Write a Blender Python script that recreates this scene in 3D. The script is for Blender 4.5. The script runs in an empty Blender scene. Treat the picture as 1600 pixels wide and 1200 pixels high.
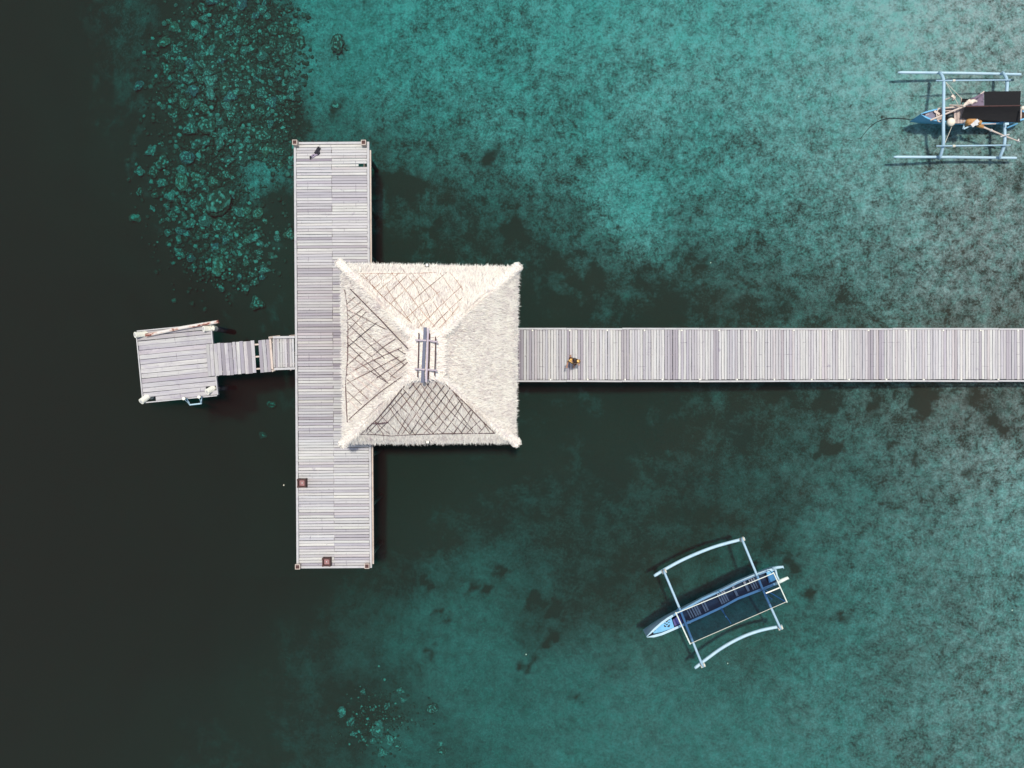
import bpy, bmesh, math, random
import numpy as np
from mathutils import Vector, Matrix, Euler, noise as mnoise

random.seed(7)
rng = np.random.default_rng(7)
R = math.radians
sc = bpy.context.scene
C = sc.collection

# ------------------------------------------------------------------ camera, sky, sun, exposure
CAM_H = 37.4
HFOV = R(66.0)
cam_d = bpy.data.cameras.new('camera'); cam = bpy.data.objects.new('camera', cam_d); C.objects.link(cam)
cam.location = (0, 0, CAM_H); cam.rotation_euler = (0, 0, 0)
cam_d.sensor_fit = 'HORIZONTAL'; cam_d.angle = HFOV; cam_d.clip_start = 0.5; cam_d.clip_end = 600
sc.camera = cam

SUN_TILT_N, SUN_TILT_E = 8.5, 1.0
sun_dir = Vector((math.tan(R(SUN_TILT_E)), math.tan(R(SUN_TILT_N)), 1)).normalized()
world = bpy.data.worlds.new('World'); sc.world = world; world.use_nodes = True
wn = world.node_tree.nodes; wl = world.node_tree.links
bg = wn.get('Background') or wn.new('ShaderNodeBackground')
sky = wn.new('ShaderNodeTexSky'); sky.sky_type = 'NISHITA'; sky.sun_disc = False
sky.sun_elevation = math.asin(sun_dir.z)
sky.sun_rotation = math.atan2(sun_dir.x, sun_dir.y)
sky.air_density = 1.0; sky.dust_density = 2.0
wl.new(sky.outputs[0], bg.inputs[0]); bg.inputs[1].default_value = 0.15
sun_d = bpy.data.lights.new('sun', 'SUN'); sun_d.energy = 3.2; sun_d.angle = R(3.5); sun_d.color = (1.0, 0.965, 0.91)
sun = bpy.data.objects.new('sun', sun_d); C.objects.link(sun)
sun.rotation_euler = sun_dir.to_track_quat('Z', 'Y').to_euler(); sun.location = (0, 0, 60)
sc.view_settings.view_transform = 'Standard'; sc.view_settings.look = 'None'
sc.view_settings.exposure = 0.24; sc.view_settings.gamma = 1.0; sc.view_settings.use_curve_mapping = False
sc.cycles.use_denoising = True
sc.cycles.max_bounces = 6; sc.cycles.diffuse_bounces = 3; sc.cycles.transparent_max_bounces = 8; sc.cycles.volume_bounces = 0
sc.cycles.caustics_reflective = False; sc.cycles.caustics_refractive = False

# ------------------------------------------------------------------ surveying helpers
def mpp(z): return 2 * math.tan(HFOV / 2) * (CAM_H - z) / 1600.0     # metres per photo pixel at height z
def P(px, py, z): s = mpp(z); return Vector(((px - 800) * s, (600 - py) * s, z))
def to_px(x, y, z): s = mpp(z); return x / s + 800, 600 - y / s
def lin(r, g, b):
    f = lambda c: (c / 255 / 12.92) if c / 255 <= 0.04045 else ((c / 255 + 0.055) / 1.055) ** 2.4
    return (f(r), f(g), f(b), 1.0)
DECK = 1.2

# ------------------------------------------------------------------ material helpers
class NT:
    def __init__(s, name):
        s.m = bpy.data.materials.new(name); s.m.use_nodes = True
        s.t = s.m.node_tree; s.t.nodes.clear()
        s.out = s.n('ShaderNodeOutputMaterial')
    def n(s, t, **kw):
        x = s.t.nodes.new(t)
        for k, v in kw.items(): setattr(x, k, v)
        return x
    def l(s, a, b): s.t.links.new(a, b)
    def bsdf(s, rough=0.8, spec=0.3):
        b = s.n('ShaderNodeBsdfPrincipled'); b.inputs['Roughness'].default_value = rough
        b.inputs['Specular IOR Level'].default_value = spec
        s.l(b.outputs[0], s.out.inputs[0]); return b
    def val(s, op, a, b=None, c=None, clamp=False):
        x = s.n('ShaderNodeMath', operation=op, use_clamp=clamp)
        for i, v in enumerate((a, b, c)):
            if v is None: continue
            if isinstance(v, (int, float)): x.inputs[i].default_value = v
            else: s.l(v, x.inputs[i])
        return x.outputs[0]
    def mix(s, fac, a, b, mode='MIX'):
        x = s.n('ShaderNodeMix', data_type='RGBA', blend_type=mode)
        for i, v in ((0, fac), (6, a), (7, b)):
            if isinstance(v, (int, float)): x.inputs[i].default_value = v
            elif isinstance(v, tuple): x.inputs[i].default_value = v
            else: s.l(v, x.inputs[i])
        return x.outputs[2]
    def noise(s, vec, scale, detail=4, rough=0.55, dim='3D', w=None):
        x = s.n('ShaderNodeTexNoise', noise_dimensions=dim)
        x.inputs['Scale'].default_value = scale; x.inputs['Detail'].default_value = detail; x.inputs['Roughness'].default_value = rough
        if vec is not None: s.l(vec, x.inputs['Vector'])
        if w is not None: s.l(w, x.inputs['W'])
        return x.outputs['Fac']
    def mapping(s, vec, scale=(1, 1, 1), loc=None):
        x = s.n('ShaderNodeMapping'); x.inputs['Scale'].default_value = scale
        s.l(vec, x.inputs['Vector'])
        if loc is not None: s.l(loc, x.inputs['Location'])
        return x.outputs[0]
    def ramp(s, fac, stops):
        x = s.n('ShaderNodeValToRGB'); e = x.color_ramp.elements
        while len(e) < len(stops): e.new(0.5)
        for el, (p, c) in zip(e, stops): el.position = p; el.color = c
        s.l(fac, x.inputs[0]); return x.outputs[0]
    def smooth(s, v, lo, hi):
        x = s.n('ShaderNodeMapRange', interpolation_type='SMOOTHSTEP')
        x.inputs[1].default_value = lo; x.inputs[2].default_value = hi
        s.l(v, x.inputs[0]); return x.outputs[0]
    def bump(s, b, h, strength=0.3, dist=0.01):
        x = s.n('ShaderNodeBump'); x.inputs['Strength'].default_value = strength; x.inputs['Distance'].default_value = dist
        s.l(h, x.inputs['Height']); s.l(x.outputs[0], b.inputs['Normal'])

def wood_material(name, nail_pitch=None, wear=1.0):
    """weathered timber: each board's own tone comes from its object colour; grain runs along local x"""
    t = NT(name); b = t.bsdf(0.85, 0.2)
    oi = t.n('ShaderNodeObjectInfo'); tc = t.n('ShaderNodeTexCoord'); geo = t.n('ShaderNodeNewGeometry')
    off = t.n('ShaderNodeCombineXYZ')
    for i, k in enumerate((37.0, 91.0, 13.0)): t.l(t.val('MULTIPLY', oi.outputs['Random'], k), off.inputs[i])
    v1 = t.mapping(tc.outputs['Object'], (1.1, 26, 26), off.outputs[0])
    v2 = t.mapping(tc.outputs['Object'], (0.7, 5, 5), off.outputs[0])
    g1 = t.noise(v1, 1.0, 5, 0.65); g2 = t.noise(v2, 1.3, 3, 0.6)
    col = t.mix(t.val('MULTIPLY', t.smooth(g1, 0.38, 0.72), min(wear, 1.5)), oi.outputs['Color'], t.mix(0.36, oi.outputs['Color'], lin(124, 114, 116)))
    col = t.mix(t.smooth(g2, 0.52 if wear < 1.5 else 0.42, 0.78 if wear < 1.5 else 0.68), col, t.mix(0.30 if wear < 1.5 else 0.55, oi.outputs['Color'], lin(142, 134, 144)))
    # stains, bird marks and wear with their own outline
    st = t.noise(geo.outputs['Position'], 1.7, 5, 0.7)
    col = t.mix(t.val('MULTIPLY', t.smooth(st, 0.62 - 0.09 * (wear - 1), 0.74), 0.6), col, lin(132, 123, 132))
    sp = t.noise(geo.outputs['Position'], 9.0, 3, 0.6)
    col = t.mix(t.val('MULTIPLY', t.smooth(sp, 0.66, 0.76), 0.6), col, lin(70, 64, 76))
    if nail_pitch:
        sx = t.n('ShaderNodeSeparateXYZ'); t.l(tc.outputs['Object'], sx.inputs[0])
        d = t.val('PINGPONG', t.val('ADD', sx.outputs[0], nail_pitch * 40), nail_pitch / 2)
        near = t.smooth(d, 0.022, 0.008)
        rand = t.noise(geo.outputs['Position'], 2.6, 3, 0.7)
        col = t.mix(t.val('MULTIPLY', near, t.val('MULTIPLY', t.smooth(rand, 0.50, 0.70), 0.65)), col, lin(100, 90, 100))
    t.l(col, b.inputs['Base Color'])
    t.bump(b, g1, 0.5, 0.004)
    return t.m

def paint_material(name, col, rough=0.5, wear=0.3, wear_col=(0.3, 0.3, 0.3, 1), scale=3.0):
    t = NT(name); b = t.bsdf(rough, 0.35)
    tc = t.n('ShaderNodeTexCoord')
    n1 = t.noise(tc.outputs['Object'], scale, 5, 0.65); n2 = t.noise(tc.outputs['Object'], scale * 7, 3, 0.6)
    c = t.mix(t.val('MULTIPLY', t.smooth(n1, 0.45, 0.75), wear), col, wear_col)
    c = t.mix(t.val('MULTIPLY', t.smooth(n2, 0.55, 0.75), wear * 0.7), c, wear_col)
    t.l(c, b.inputs['Base Color']); t.bump(b, n2, 0.2, 0.004)
    return t.m

M = {}
M['plank'] = wood_material('weathered_board', 0.55)
M['landing_plank'] = wood_material('weathered_landing_board', 0.95, 2.2)
M['timber'] = wood_material('weathered_timber')
M['white_wood'] = paint_material('whitewashed_timber', lin(174, 171, 166), 0.8, 0.5, lin(140, 130, 135))
M['cream_wood'] = paint_material('sunbleached_cream_timber', lin(192, 176, 160), 0.8, 0.5, lin(150, 122, 105))
M['dark_wood'] = paint_material('dark_brown_timber', lin(74, 48, 42), 0.75, 0.5, lin(44, 30, 28))
M['bin_floor'] = paint_material('faded_red_timber', lin(150, 112, 110), 0.8, 0.6, lin(96, 66, 66), 9)
M['pile'] = paint_material('weed_stained_pile', lin(92, 84, 74), 0.85, 0.6, lin(44, 46, 38))
M['pipe'] = paint_material('cream_painted_pipe', lin(226, 222, 202), 0.55, 0.18, lin(186, 176, 150))
M['boat_pale'] = paint_material('pale_blue_boat_paint', lin(166, 190, 196), 0.5, 0.4, lin(120, 160, 178), 4)
M['boom_paint'] = paint_material('light_blue_boom_paint', lin(154, 180, 190), 0.5, 0.35, lin(112, 150, 174), 4)
M['boat_cream'] = paint_material('cream_boat_paint', lin(206, 210, 194), 0.5, 0.35, lin(160, 186, 188), 4)
M['boat_blue'] = paint_material('mid_blue_boat_paint', lin(104, 166, 196), 0.45, 0.4, lin(62, 112, 152), 4)
M['boat_deep'] = paint_material('dark_slate_boat_paint', lin(66, 74, 86), 0.6, 0.6, lin(36, 40, 46), 5)
M['boat_grey'] = paint_material('grey_lilac_boat_deck', lin(110, 108, 124), 0.6, 0.5, lin(70, 66, 80), 6)
M['violet'] = paint_material('violet_blue_hatch', lin(78, 74, 128), 0.6, 0.4, lin(50, 50, 90), 6)
M['slat'] = paint_material('bare_grey_slat', lin(176, 158, 150), 0.8, 0.6, lin(104, 92, 94), 8)
M['tan_wood'] = paint_material('pinkish_bare_timber', lin(176, 158, 146), 0.8, 0.7, lin(108, 92, 88), 7)
M['black_paint'] = paint_material('black_paint', lin(34, 36, 42), 0.6, 0.3, lin(60, 66, 76), 5)
M['rope'] = paint_material('pale_rope', lin(196, 190, 172), 0.9, 0.4, lin(140, 130, 112), 12)
M['dark_rope'] = paint_material('dark_rope', lin(60, 56, 52), 0.9, 0.4, lin(40, 38, 36), 12)
M['tarred'] = paint_material('tarred_rope', lin(32, 31, 36), 0.8, 0.5, lin(70, 64, 74), 10)
M['lilac_rope'] = paint_material('faded_lilac_rope', lin(150, 138, 150), 0.9, 0.6, lin(70, 58, 70), 14)
M['foam'] = paint_material('cream_foam_float', lin(222, 210, 186), 0.7, 0.3, lin(190, 170, 140), 6)
M['dark_basin'] = paint_material('dark_green_plastic', lin(44, 56, 58), 0.4, 0.3, lin(30, 36, 38), 6)
M['engine'] = paint_material('ochre_engine_paint', lin(176, 130, 76), 0.5, 0.7, lin(104, 66, 36), 14)
M['metal'] = paint_material('pale_metal', lin(188, 186, 180), 0.4, 0.5, lin(140, 120, 104), 12)
M['cloth'] = paint_material('cream_cloth', lin(214, 200, 180), 0.9, 0.6, lin(140, 112, 108), 8)
M['tarp'] = paint_material('black_tarpaulin', lin(19, 18, 18), 0.9, 0.6, lin(12, 12, 12), 5)
M['tarp_worn'] = paint_material('worn_grey_tarpaulin', lin(112, 98, 110), 0.8, 0.8, lin(40, 36, 42), 7)
M['ridge_sheet'] = paint_material('blue_grey_ridge_sheet', lin(70, 75, 94), 0.5, 0.7, lin(48, 52, 70), 5)
M['lilac_wood'] = paint_material('silvered_ridge_timber', lin(176, 162, 164), 0.8, 0.4, lin(140, 126, 132), 6)
M['skin'] = paint_material('skin', lin(190, 142, 112), 0.55, 0.15, lin(160, 112, 88), 8)
M['hair'] = paint_material('dark_brown_hair', lin(42, 30, 22), 0.5, 0.4, lin(70, 40, 30), 20)
M['shorts'] = paint_material('dark_red_shorts', lin(92, 48, 38), 0.85, 0.4, lin(60, 34, 30), 20)
t = NT('gold_patterned_shirt'); b = t.bsdf(0.85, 0.2); tc = t.n('ShaderNodeTexCoord')
v = t.n('ShaderNodeTexVoronoi'); v.inputs['Scale'].default_value = 14; t.l(tc.outputs['Object'], v.inputs['Vector'])
t.l(t.ramp(v.outputs['Distance'], [(0.35, lin(226, 190, 118)), (0.55, lin(200, 148, 68)), (0.68, lin(110, 70, 30)), (1.0, lin(80, 48, 22))]), b.inputs['Base Color'])
M['shirt'] = t.m

t = NT('rusty_white_pipe'); b = t.bsdf(0.6, 0.3); tc = t.n('ShaderNodeTexCoord')
n1 = t.noise(t.mapping(tc.outputs['Object'], (1.6, 3, 3)), 1.3, 4, 0.6)
t.l(t.ramp(n1, [(0.46, lin(200, 192, 180)), (0.54, lin(186, 156, 138)), (0.58, lin(110, 56, 44)), (0.75, lin(80, 40, 34))]), b.inputs['Base Color'])
M['rusty'] = t.m

t = NT('shade_net'); tc = t.n('ShaderNodeTexCoord')
d = t.n('ShaderNodeBsdfDiffuse'); d.inputs[0].default_value = lin(36, 32, 38)
tr = t.n('ShaderNodeBsdfTransparent'); tr.inputs[0].default_value = (0.42, 0.62, 0.84, 1); mx = t.n('ShaderNodeMixShader')
wv = t.noise(tc.outputs['Object'], 2.2, 4, 0.6)
t.l(t.val('MULTIPLY_ADD', wv, 0.16, 0.24), mx.inputs[0]); t.l(tr.outputs[0], mx.inputs[1]); t.l(d.outputs[0], mx.inputs[2])
t.l(mx.outputs[0], t.out.inputs[0]); M['net'] = t.m

# thatch: base layer and loose straw
def thatch_material(name, attr):
    t = NT(name); b = t.bsdf(0.9, 0.12)
    geo = t.n('ShaderNodeNewGeometry')
    n1 = t.noise(geo.outputs['Position'], 1.4, 5, 0.65); n2 = t.noise(geo.outputs['Position'], 22, 4, 0.7)
    c = t.ramp(n1, [(0.30, lin(205, 190, 183)), (0.48, lin(226, 215, 200)), (0.62, lin(238, 229, 211)), (0.75, lin(219, 204, 196))])
    if attr:
        a = t.n('ShaderNodeAttribute'); a.attribute_name = 'tone'
        c = t.mix(0.75, c, t.ramp(a.outputs['Fac'], [(0.0, lin(166, 148, 144)), (0.25, lin(213, 200, 190)), (0.6, lin(237, 228, 211)), (1.0, lin(248, 244, 225))]))
    else:
        c = t.mix(t.val('MULTIPLY', t.smooth(n2, 0.42, 0.7), 0.7), c, lin(140, 122, 116))
        t.bump(b, n2, 0.7, 0.03)
    t.l(c, b.inputs['Base Color']); return t.m
M['thatch'] = thatch_material('thatch', False)
M['straw'] = thatch_material('thatch_straw', True)
def stick_material(name, col):
    t = NT(name); b = t.bsdf(0.8, 0.2); oi = t.n('ShaderNodeObjectInfo')
    t.l(oi.outputs['Color'], b.inputs['Base Color']); return t.m
M['stick'] = stick_material('peeled_stick', None)

# coral
t = NT('coral'); b = t.bsdf(0.9, 0.1); oi = t.n('ShaderNodeObjectInfo'); tc = t.n('ShaderNodeTexCoord')
a = t.n('ShaderNodeAttribute'); a.attribute_name = 'tip'
vo = t.n('ShaderNodeTexVoronoi'); vo.inputs['Scale'].default_value = 9; t.l(tc.outputs['Object'], vo.inputs['Vector'])
c = t.mix(t.smooth(vo.outputs['Distance'], 0.55, 0.15), t.mix(0.85, oi.outputs['Color'], (0.03, 0.032, 0.022, 1)), oi.outputs['Color'])  # gaps between knobs darkened, shade of the grooves put into the colour
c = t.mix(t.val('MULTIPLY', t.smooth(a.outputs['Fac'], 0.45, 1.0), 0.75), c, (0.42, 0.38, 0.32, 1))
t.l(c, b.inputs['Base Color']); t.bump(b, vo.outputs['Distance'], 0.6, 0.04); M['coral'] = t.m

# water body: clear shallow sea water, absorbs red first, reddish scatter put in to imitate lifted, faded blacks
SIG = (0.45, 0.079, 0.090)
SCAT = (0.044, 0.0078, 0.0072)
t = NT('sea_water')
va = t.n('ShaderNodeVolumeAbsorption'); vs = t.n('ShaderNodeVolumeScatter'); ad = t.n('ShaderNodeAddShader')
mxs = 1.0
va.inputs['Color'].default_value = (1 - SIG[0] / mxs, 1 - SIG[1] / mxs, 1 - SIG[2] / mxs, 1); va.inputs['Density'].default_value = mxs
dens = max(SCAT); vs.inputs['Color'].default_value = (SCAT[0] / dens, SCAT[1] / dens, SCAT[2] / dens, 1); vs.inputs['Density'].default_value = dens
t.l(va.outputs[0], ad.inputs[0]); t.l(vs.outputs[0], ad.inputs[1]); t.l(ad.outputs[0], t.out.inputs['Volume'])
M['water'] = t.m

# ------------------------------------------------------------------ mesh helpers
ROOT = {}
class MB:
    def __init__(s): s.v = []; s.f = []
    def add(s, verts, faces):
        o = len(s.v); s.v += [Vector(p) for p in verts]; s.f += [tuple(i + o for i in f) for f in faces]; return s
    def box(s, c, size, rot=None):
        hx, hy, hz = size[0] / 2, size[1] / 2, size[2] / 2
        vs = [Vector((x, y, z)) for x in (-hx, hx) for y in (-hy, hy) for z in (-hz, hz)]
        if rot is not None: vs = [rot @ p for p in vs]
        c = Vector(c)
        return s.add([p + c for p in vs], [(0, 1, 3, 2), (4, 6, 7, 5), (0, 4, 5, 1), (2, 3, 7, 6), (0, 2, 6, 4), (1, 5, 7, 3)])
    def beam(s, a, b, w, h, roll=0.0):
        a, b = Vector(a), Vector(b); d = (b - a); L = d.length; x = d / L
        up = Vector((0, 0, 1)) if abs(x.z) < 0.95 else Vector((0, 1, 0))
        y = up.cross(x).normalized(); z = x.cross(y)
        m = Matrix((x, y, z)).transposed() @ Matrix.Rotation(roll, 3, 'X')
        return s.box((a + b) / 2, (L, w, h), m)
    def tube(s, pts, r, n=8, cap=True):
        pts = [Vector(p) for p in pts]; k = len(pts)
        rs = r if isinstance(r, (list, tuple)) else [r] * k
        rings = []
        for i, p in enumerate(pts):
            d = (pts[min(i + 1, k - 1)] - pts[max(i - 1, 0)]).normalized()
            up = Vector((0, 0, 1)) if abs(d.z) < 0.9 else Vector((0, 1, 0))
            a = up.cross(d).normalized(); b = d.cross(a)
            rings.append([p + (a * math.cos(2 * math.pi * j / n) + b * math.sin(2 * math.pi * j / n)) * rs[i] for j in range(n)])
        vs = [q for ring in rings for q in ring]; fs = []
        for i in range(k - 1):
            for j in range(n):
                fs.append((i * n + j, i * n + (j + 1) % n, (i + 1) * n + (j + 1) % n, (i + 1) * n + j))
        if cap: fs += [tuple(reversed(range(n))), tuple((k - 1) * n + j for j in range(n))]
        return s.add(vs, fs)
    def ball(s, c, r, nu=12, nv=8):
        rx, ry, rz = r if isinstance(r, (tuple, list)) else (r, r, r); c = Vector(c); vs = [c + Vector((0, 0, rz))]; fs = []
        for i in range(1, nv):
            th = math.pi * i / nv
            for j in range(nu):
                ph = 2 * math.pi * j / nu
                vs.append(c + Vector((rx * math.sin(th) * math.cos(ph), ry * math.sin(th) * math.sin(ph), rz * math.cos(th))))
        vs.append(c - Vector((0, 0, rz))); last = len(vs) - 1
        for j in range(nu): fs.append((0, 1 + j, 1 + (j + 1) % nu)); fs.append((last, last - nu + (j + 1) % nu, last - nu + j))
        for i in range(nv - 2):
            for j in range(nu):
                a = 1 + i * nu + j; b = 1 + i * nu + (j + 1) % nu
                fs.append((a, a + nu, b + nu, b))
        return s.add(vs, fs)
    def slab(s, outline, z_top, thick):
        """closed outline of Vectors (z ignored if z_top given), extruded down"""
        n = len(outline)
        top = [Vector((p[0], p[1], z_top if z_top is not None else p[2])) for p in outline]
        bot = [p - Vector((0, 0, thick)) for p in top]
        fs = [tuple(range(n)), tuple(reversed(range(n, 2 * n)))] + [(i, i + n, (i + 1) % n + n, (i + 1) % n) for i in range(n)]
        return s.add(top + bot, fs)
    def build(s, name, mat, parent=None, smooth=False):
        me = bpy.data.meshes.new(name)
        inv = ROOT.get(root_of(parent).name) if parent is not None else None
        vs = [inv @ p for p in s.v] if inv is not None else s.v
        me.from_pydata([tuple(p) for p in vs], [], s.f)
        bm = bmesh.new(); bm.from_mesh(me); bmesh.ops.recalc_face_normals(bm, faces=bm.faces); bm.to_mesh(me); bm.free()
        if mat: me.materials.append(mat)
        if smooth: me.polygons.foreach_set('use_smooth', [True] * len(me.polygons))
        me.update()
        o = bpy.data.objects.new(name, me); C.objects.link(o)
        if parent is not None: o.parent = parent
        return o

def root_of(o):
    while o.parent is not None: o = o.parent
    return o
def tag(o, label=None, cat=None, group=None, kind=None):
    for k, v in (('label', label), ('category', cat), ('group', group), ('kind', kind)):
        if v: o[k] = v
    return o
def thing(name, label, cat, loc, rotz=0.0, group=None):
    o = bpy.data.objects.new(name, None); C.objects.link(o)
    o.empty_display_size = 0.3
    o.location = loc; o.rotation_euler = (0, 0, rotz)
    ROOT[o.name] = (Matrix.Translation(Vector(loc)) @ Matrix.Rotation(rotz, 4, 'Z')).inverted()
    return tag(o, label, cat, group)

# ------------------------------------------------------------------ seabed
def interp(x, pts):
    return np.interp(x, [p[0] for p in pts], [p[1] for p in pts])
EDGE = [(-400, 280), (0, 255), (120, 235), (250, 225), (350, 262), (430, 320), (500, 395), (600, 470), (750, 545), (900, 545), (980, 470), (1060, 395), (1200, 330), (1600, 250)]
def depth_at(px, py):
    """sea depth in metres under the photo point (px, py)"""
    px = np.asarray(px, float); py = np.asarray(py, float)
    shelf = np.interp(px, [300, 600, 900, 1200, 1500, 1700, 2600], [2.9, 2.5, 2.1, 1.35, 0.48, 0.42, 0.4])
    shelf = shelf + 0.45 * np.exp(-((py - 760) / 190.0) ** 2) * np.clip((1500 - px) / 500, 0, 1)
    shelf = shelf + 0.5 * np.clip((py - 820) / 300, 0, 1) * np.clip((1000 - px) / 400, 0, 1)
    shelf = shelf + 0.48 * np.clip((py - 640) / 220, 0, 1) * np.clip((px - 1000) / 250, 0, 1)
    e = np.interp(py, [p[0] for p in EDGE], [p[1] for p in EDGE])
    t = (e - px) / 42.0
    drop = np.log1p(np.exp(np.clip(t, -30, 30)))            # metres past the reef edge
    drop = 15.0 * (1 - np.exp(-drop / 11.0))
    drop = drop * np.interp(py, [0, 100, 300, 900, 1100, 1300], [0.8, 0.85, 1.0, 1.0, 0.8, 0.6])
    return shelf + drop
SB_Z = -2.0
# how bright the bed reads at survey points (green channel of the photo, 0-255)
SURVEY = [
 (20,20,46),(100,100,50),(200,50,62),(230,130,60),(40,300,44),(150,300,46),(40,600,42),(150,480,42),(100,800,43),(300,800,42),(300,900,45),(200,1000,46),(100,1120,49),(250,1150,53),(30,1190,51),
 (280,30,56),(270,230,48),(300,320,46),(280,420,44),(340,60,58),(350,170,60),(340,260,52),(420,60,62),(430,130,56),(450,190,48),(400,270,105),(410,215,52),(430,330,48),(420,440,52),(380,400,45),(440,470,50),
 (500,30,112),(500,100,112),(510,160,104),(520,190,78),(545,140,110),(560,60,118),(620,30,122),(700,30,116),(620,110,112),(700,100,118),(600,170,98),(680,170,104),(600,230,76),(640,230,84),(610,300,64),(620,380,58),
 (700,230,88),(690,290,72),(760,200,108),(760,270,84),(720,350,66),(780,380,64),(720,395,62),(800,320,74),(820,250,100),(820,120,118),(780,60,114),(850,30,122),(900,80,120),(900,180,112),(880,260,100),(880,340,78),(850,410,58),(830,460,54),(850,490,52),
 (960,40,128),(960,120,124),(960,220,114),(960,300,128),(1000,330,138),(1010,370,112),(930,400,76),(940,470,62),(1010,440,68),(1040,490,58),(1040,150,128),(1060,60,134),(1060,260,112),(1070,350,92),(1090,420,74),(1130,480,62),
 (1140,40,136),(1140,140,128),(1150,230,118),(1150,330,110),(1180,420,84),(1220,480,72),(1230,60,140),(1240,160,136),(1250,260,124),(1260,350,112),(1270,430,94),(1310,490,80),(1330,40,148),(1340,120,146),(1330,210,138),(1350,300,126),(1350,390,114),(1390,460,104),
 (1420,40,154),(1420,140,148),(1410,280,132),(1450,360,122),(1470,440,112),(1520,40,150),(1500,90,145),(1500,300,122),(1540,370,114),(1560,450,104),(1590,60,142),(1590,300,118),(1590,390,112),(1480,495,92),(1590,495,96),
 (840,620,54),(900,640,56),(980,630,56),(850,700,56),(950,720,58),(1060,640,58),(1150,650,64),(1230,640,70),(1300,650,78),(1350,680,86),(1420,660,90),(1500,640,90),(1560,640,84),(1590,660,96),(1560,720,118),(1590,760,132),(1500,730,104),
 (610,720,46),(680,720,50),(760,720,54),(610,820,46),(680,820,56),(620,900,58),(760,800,60),(850,790,62),(940,800,62),(1040,760,64),(1100,720,64),(1150,740,70),(1250,720,76),(1350,760,88),(1440,770,98),(1100,800,64),(1200,800,72),(1300,840,90),(1400,840,102),(1500,840,112),(1590,850,124),
 (700,900,72),(760,900,78),(680,960,83),(740,970,86),(820,920,74),(830,990,70),(900,890,64),(950,930,62),(1000,880,62),(880,960,66),(960,1020,82),(900,1060,92),(1000,1080,100),(960,1150,100),(860,1130,92),(1050,1010,82),(1080,1080,96),(1100,1150,103),(1180,1010,84),(1200,1080,98),(1200,1160,106),(1280,960,92),(1290,1060,104),(1300,1150,108),(1380,940,104),(1400,1030,98),(1400,1140,104),(1480,920,102),(1500,1020,106),(1500,1130,110),(1560,960,115),(1590,1050,117),(1590,1160,115),
 (820,1060,88),(780,1030,92),(740,1060,88),(700,1040,86),(760,1130,90),(690,1160,76),(640,1010,78),(580,1000,68),(560,1030,68),(520,1000,58),(460,960,54),(470,1050,60),(540,1080,58),(580,1110,54),(560,1150,62),(620,1160,88),(620,1100,68),(480,1140,62),(400,1000,48),(380,1100,52),(420,1180,58),(650,1190,84),(800,1190,88),(880,1190,96),
 (1650,10,132),(1640,120,134),(1660,300,112),(1560,15,142),(600,600,50),(700,560,52),(500,500,50),(500,850,45),(1200,555,70),(1450,555,90),(1600,555,95),
]
BED_E = 1.47
SAND_G, WEED_G = 0.300, 0.024
sv = np.array(SURVEY, float)
gl = np.where(sv[:, 2] / 255 <= 0.04045, sv[:, 2] / 255 / 12.92, ((sv[:, 2] / 255 + 0.055) / 1.055) ** 2.4)
dd = depth_at(sv[:, 0], sv[:, 1])
KG = SIG[1] + SCAT[1]
inscat = SCAT[1] * 4.6 / (4 * math.pi) * (1 - np.exp(-2 * KG * dd)) / (2 * KG)
need = np.clip((gl - inscat) / (BED_E * np.exp(-2 * KG * dd)), 0.0, 1.0)
cover = (SAND_G - need) / (SAND_G - WEED_G)
cover = np.clip(np.where(cover > 0.8, cover + (cover - 0.8) * 0.5, cover), 0.0, 1.12)
PATCHES = [(958,143,9),(1006,103,12),(1000,92,8),(743,12,7),(742,14,6),(512,358,0),(678,356,10),(640,290,22),(618,286,14),(800,358,14),(770,240,14),(762,252,9),(577,10,6),(1290,628,17),(1368,635,15),(1440,620,20),(1440,642,14),(1522,622,14),(1215,610,14),(1560,668,10),(1548,660,8),(1352,590,10),  # seagrass clumps; the row just south of the walkway paints pier and piling shadows
 (690,958,7),(668,912,9),(735,917,8),(758,917,7),(782,893,9),(835,940,12),(675,1018,7),(818,1045,9),(832,1040,8),(862,1000,9),(868,955,9),(900,1090,8),(1266,925,10),(1240,880,12),(1316,970,9),(1552,755,8),(1515,738,8),(1300,700,9),(1290,705,10),(1390,690,8),(1425,720,9),(1350,167,6),(1318,229,5),(1590,296,8),(1480,92,8),(1100,415,7),(930,430,12),(900,440,10),(528,72,17),(525,165,11),(1006,345,6),(1045,395,8),(985,365,7),(1028,312,6),(940,235,7),(1205,865,8),(1420,560,8),(1050,240,6),(830,140,5),(720,185,6)]
def cover_at(px, py):
    px = np.asarray(px, float).ravel(); py = np.asarray(py, float).ravel()
    out = np.zeros(len(px))
    for i in range(0, len(px), 4000):
        dx = px[i:i + 4000, None] - sv[None, :, 0]; dy = py[i:i + 4000, None] - sv[None, :, 1]
        w = 1.0 / (dx * dx + dy * dy + 18.0 ** 2) ** 1.7
        out[i:i + 4000] = (w * cover[None]).sum(1) / w.sum(1)
    wx = px + 5 * np.sin(py * 0.23 + 1) + 4 * np.sin(px * 0.31 + py * 0.17); wy2 = py + 5 * np.sin(px * 0.21 + 2) + 4 * np.sin(py * 0.37 - px * 0.13)
    for (x, y, r) in PATCHES:
        if r: out += 0.30 * np.exp(-(((wx - x) ** 2 + (wy2 - y) ** 2) / (r * r)))
    return np.clip(out, 0, 1.3)
def bed_z(x, y):
    z = SB_Z
    for _ in range(6):
        px, py = to_px(x, y, z); z = -float(depth_at(px, py))
    return z
xs = np.concatenate([np.linspace(-260, -34, 14)[:-1], np.arange(-34, 32, 0.17), np.linspace(32, 260, 14)])
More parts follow.
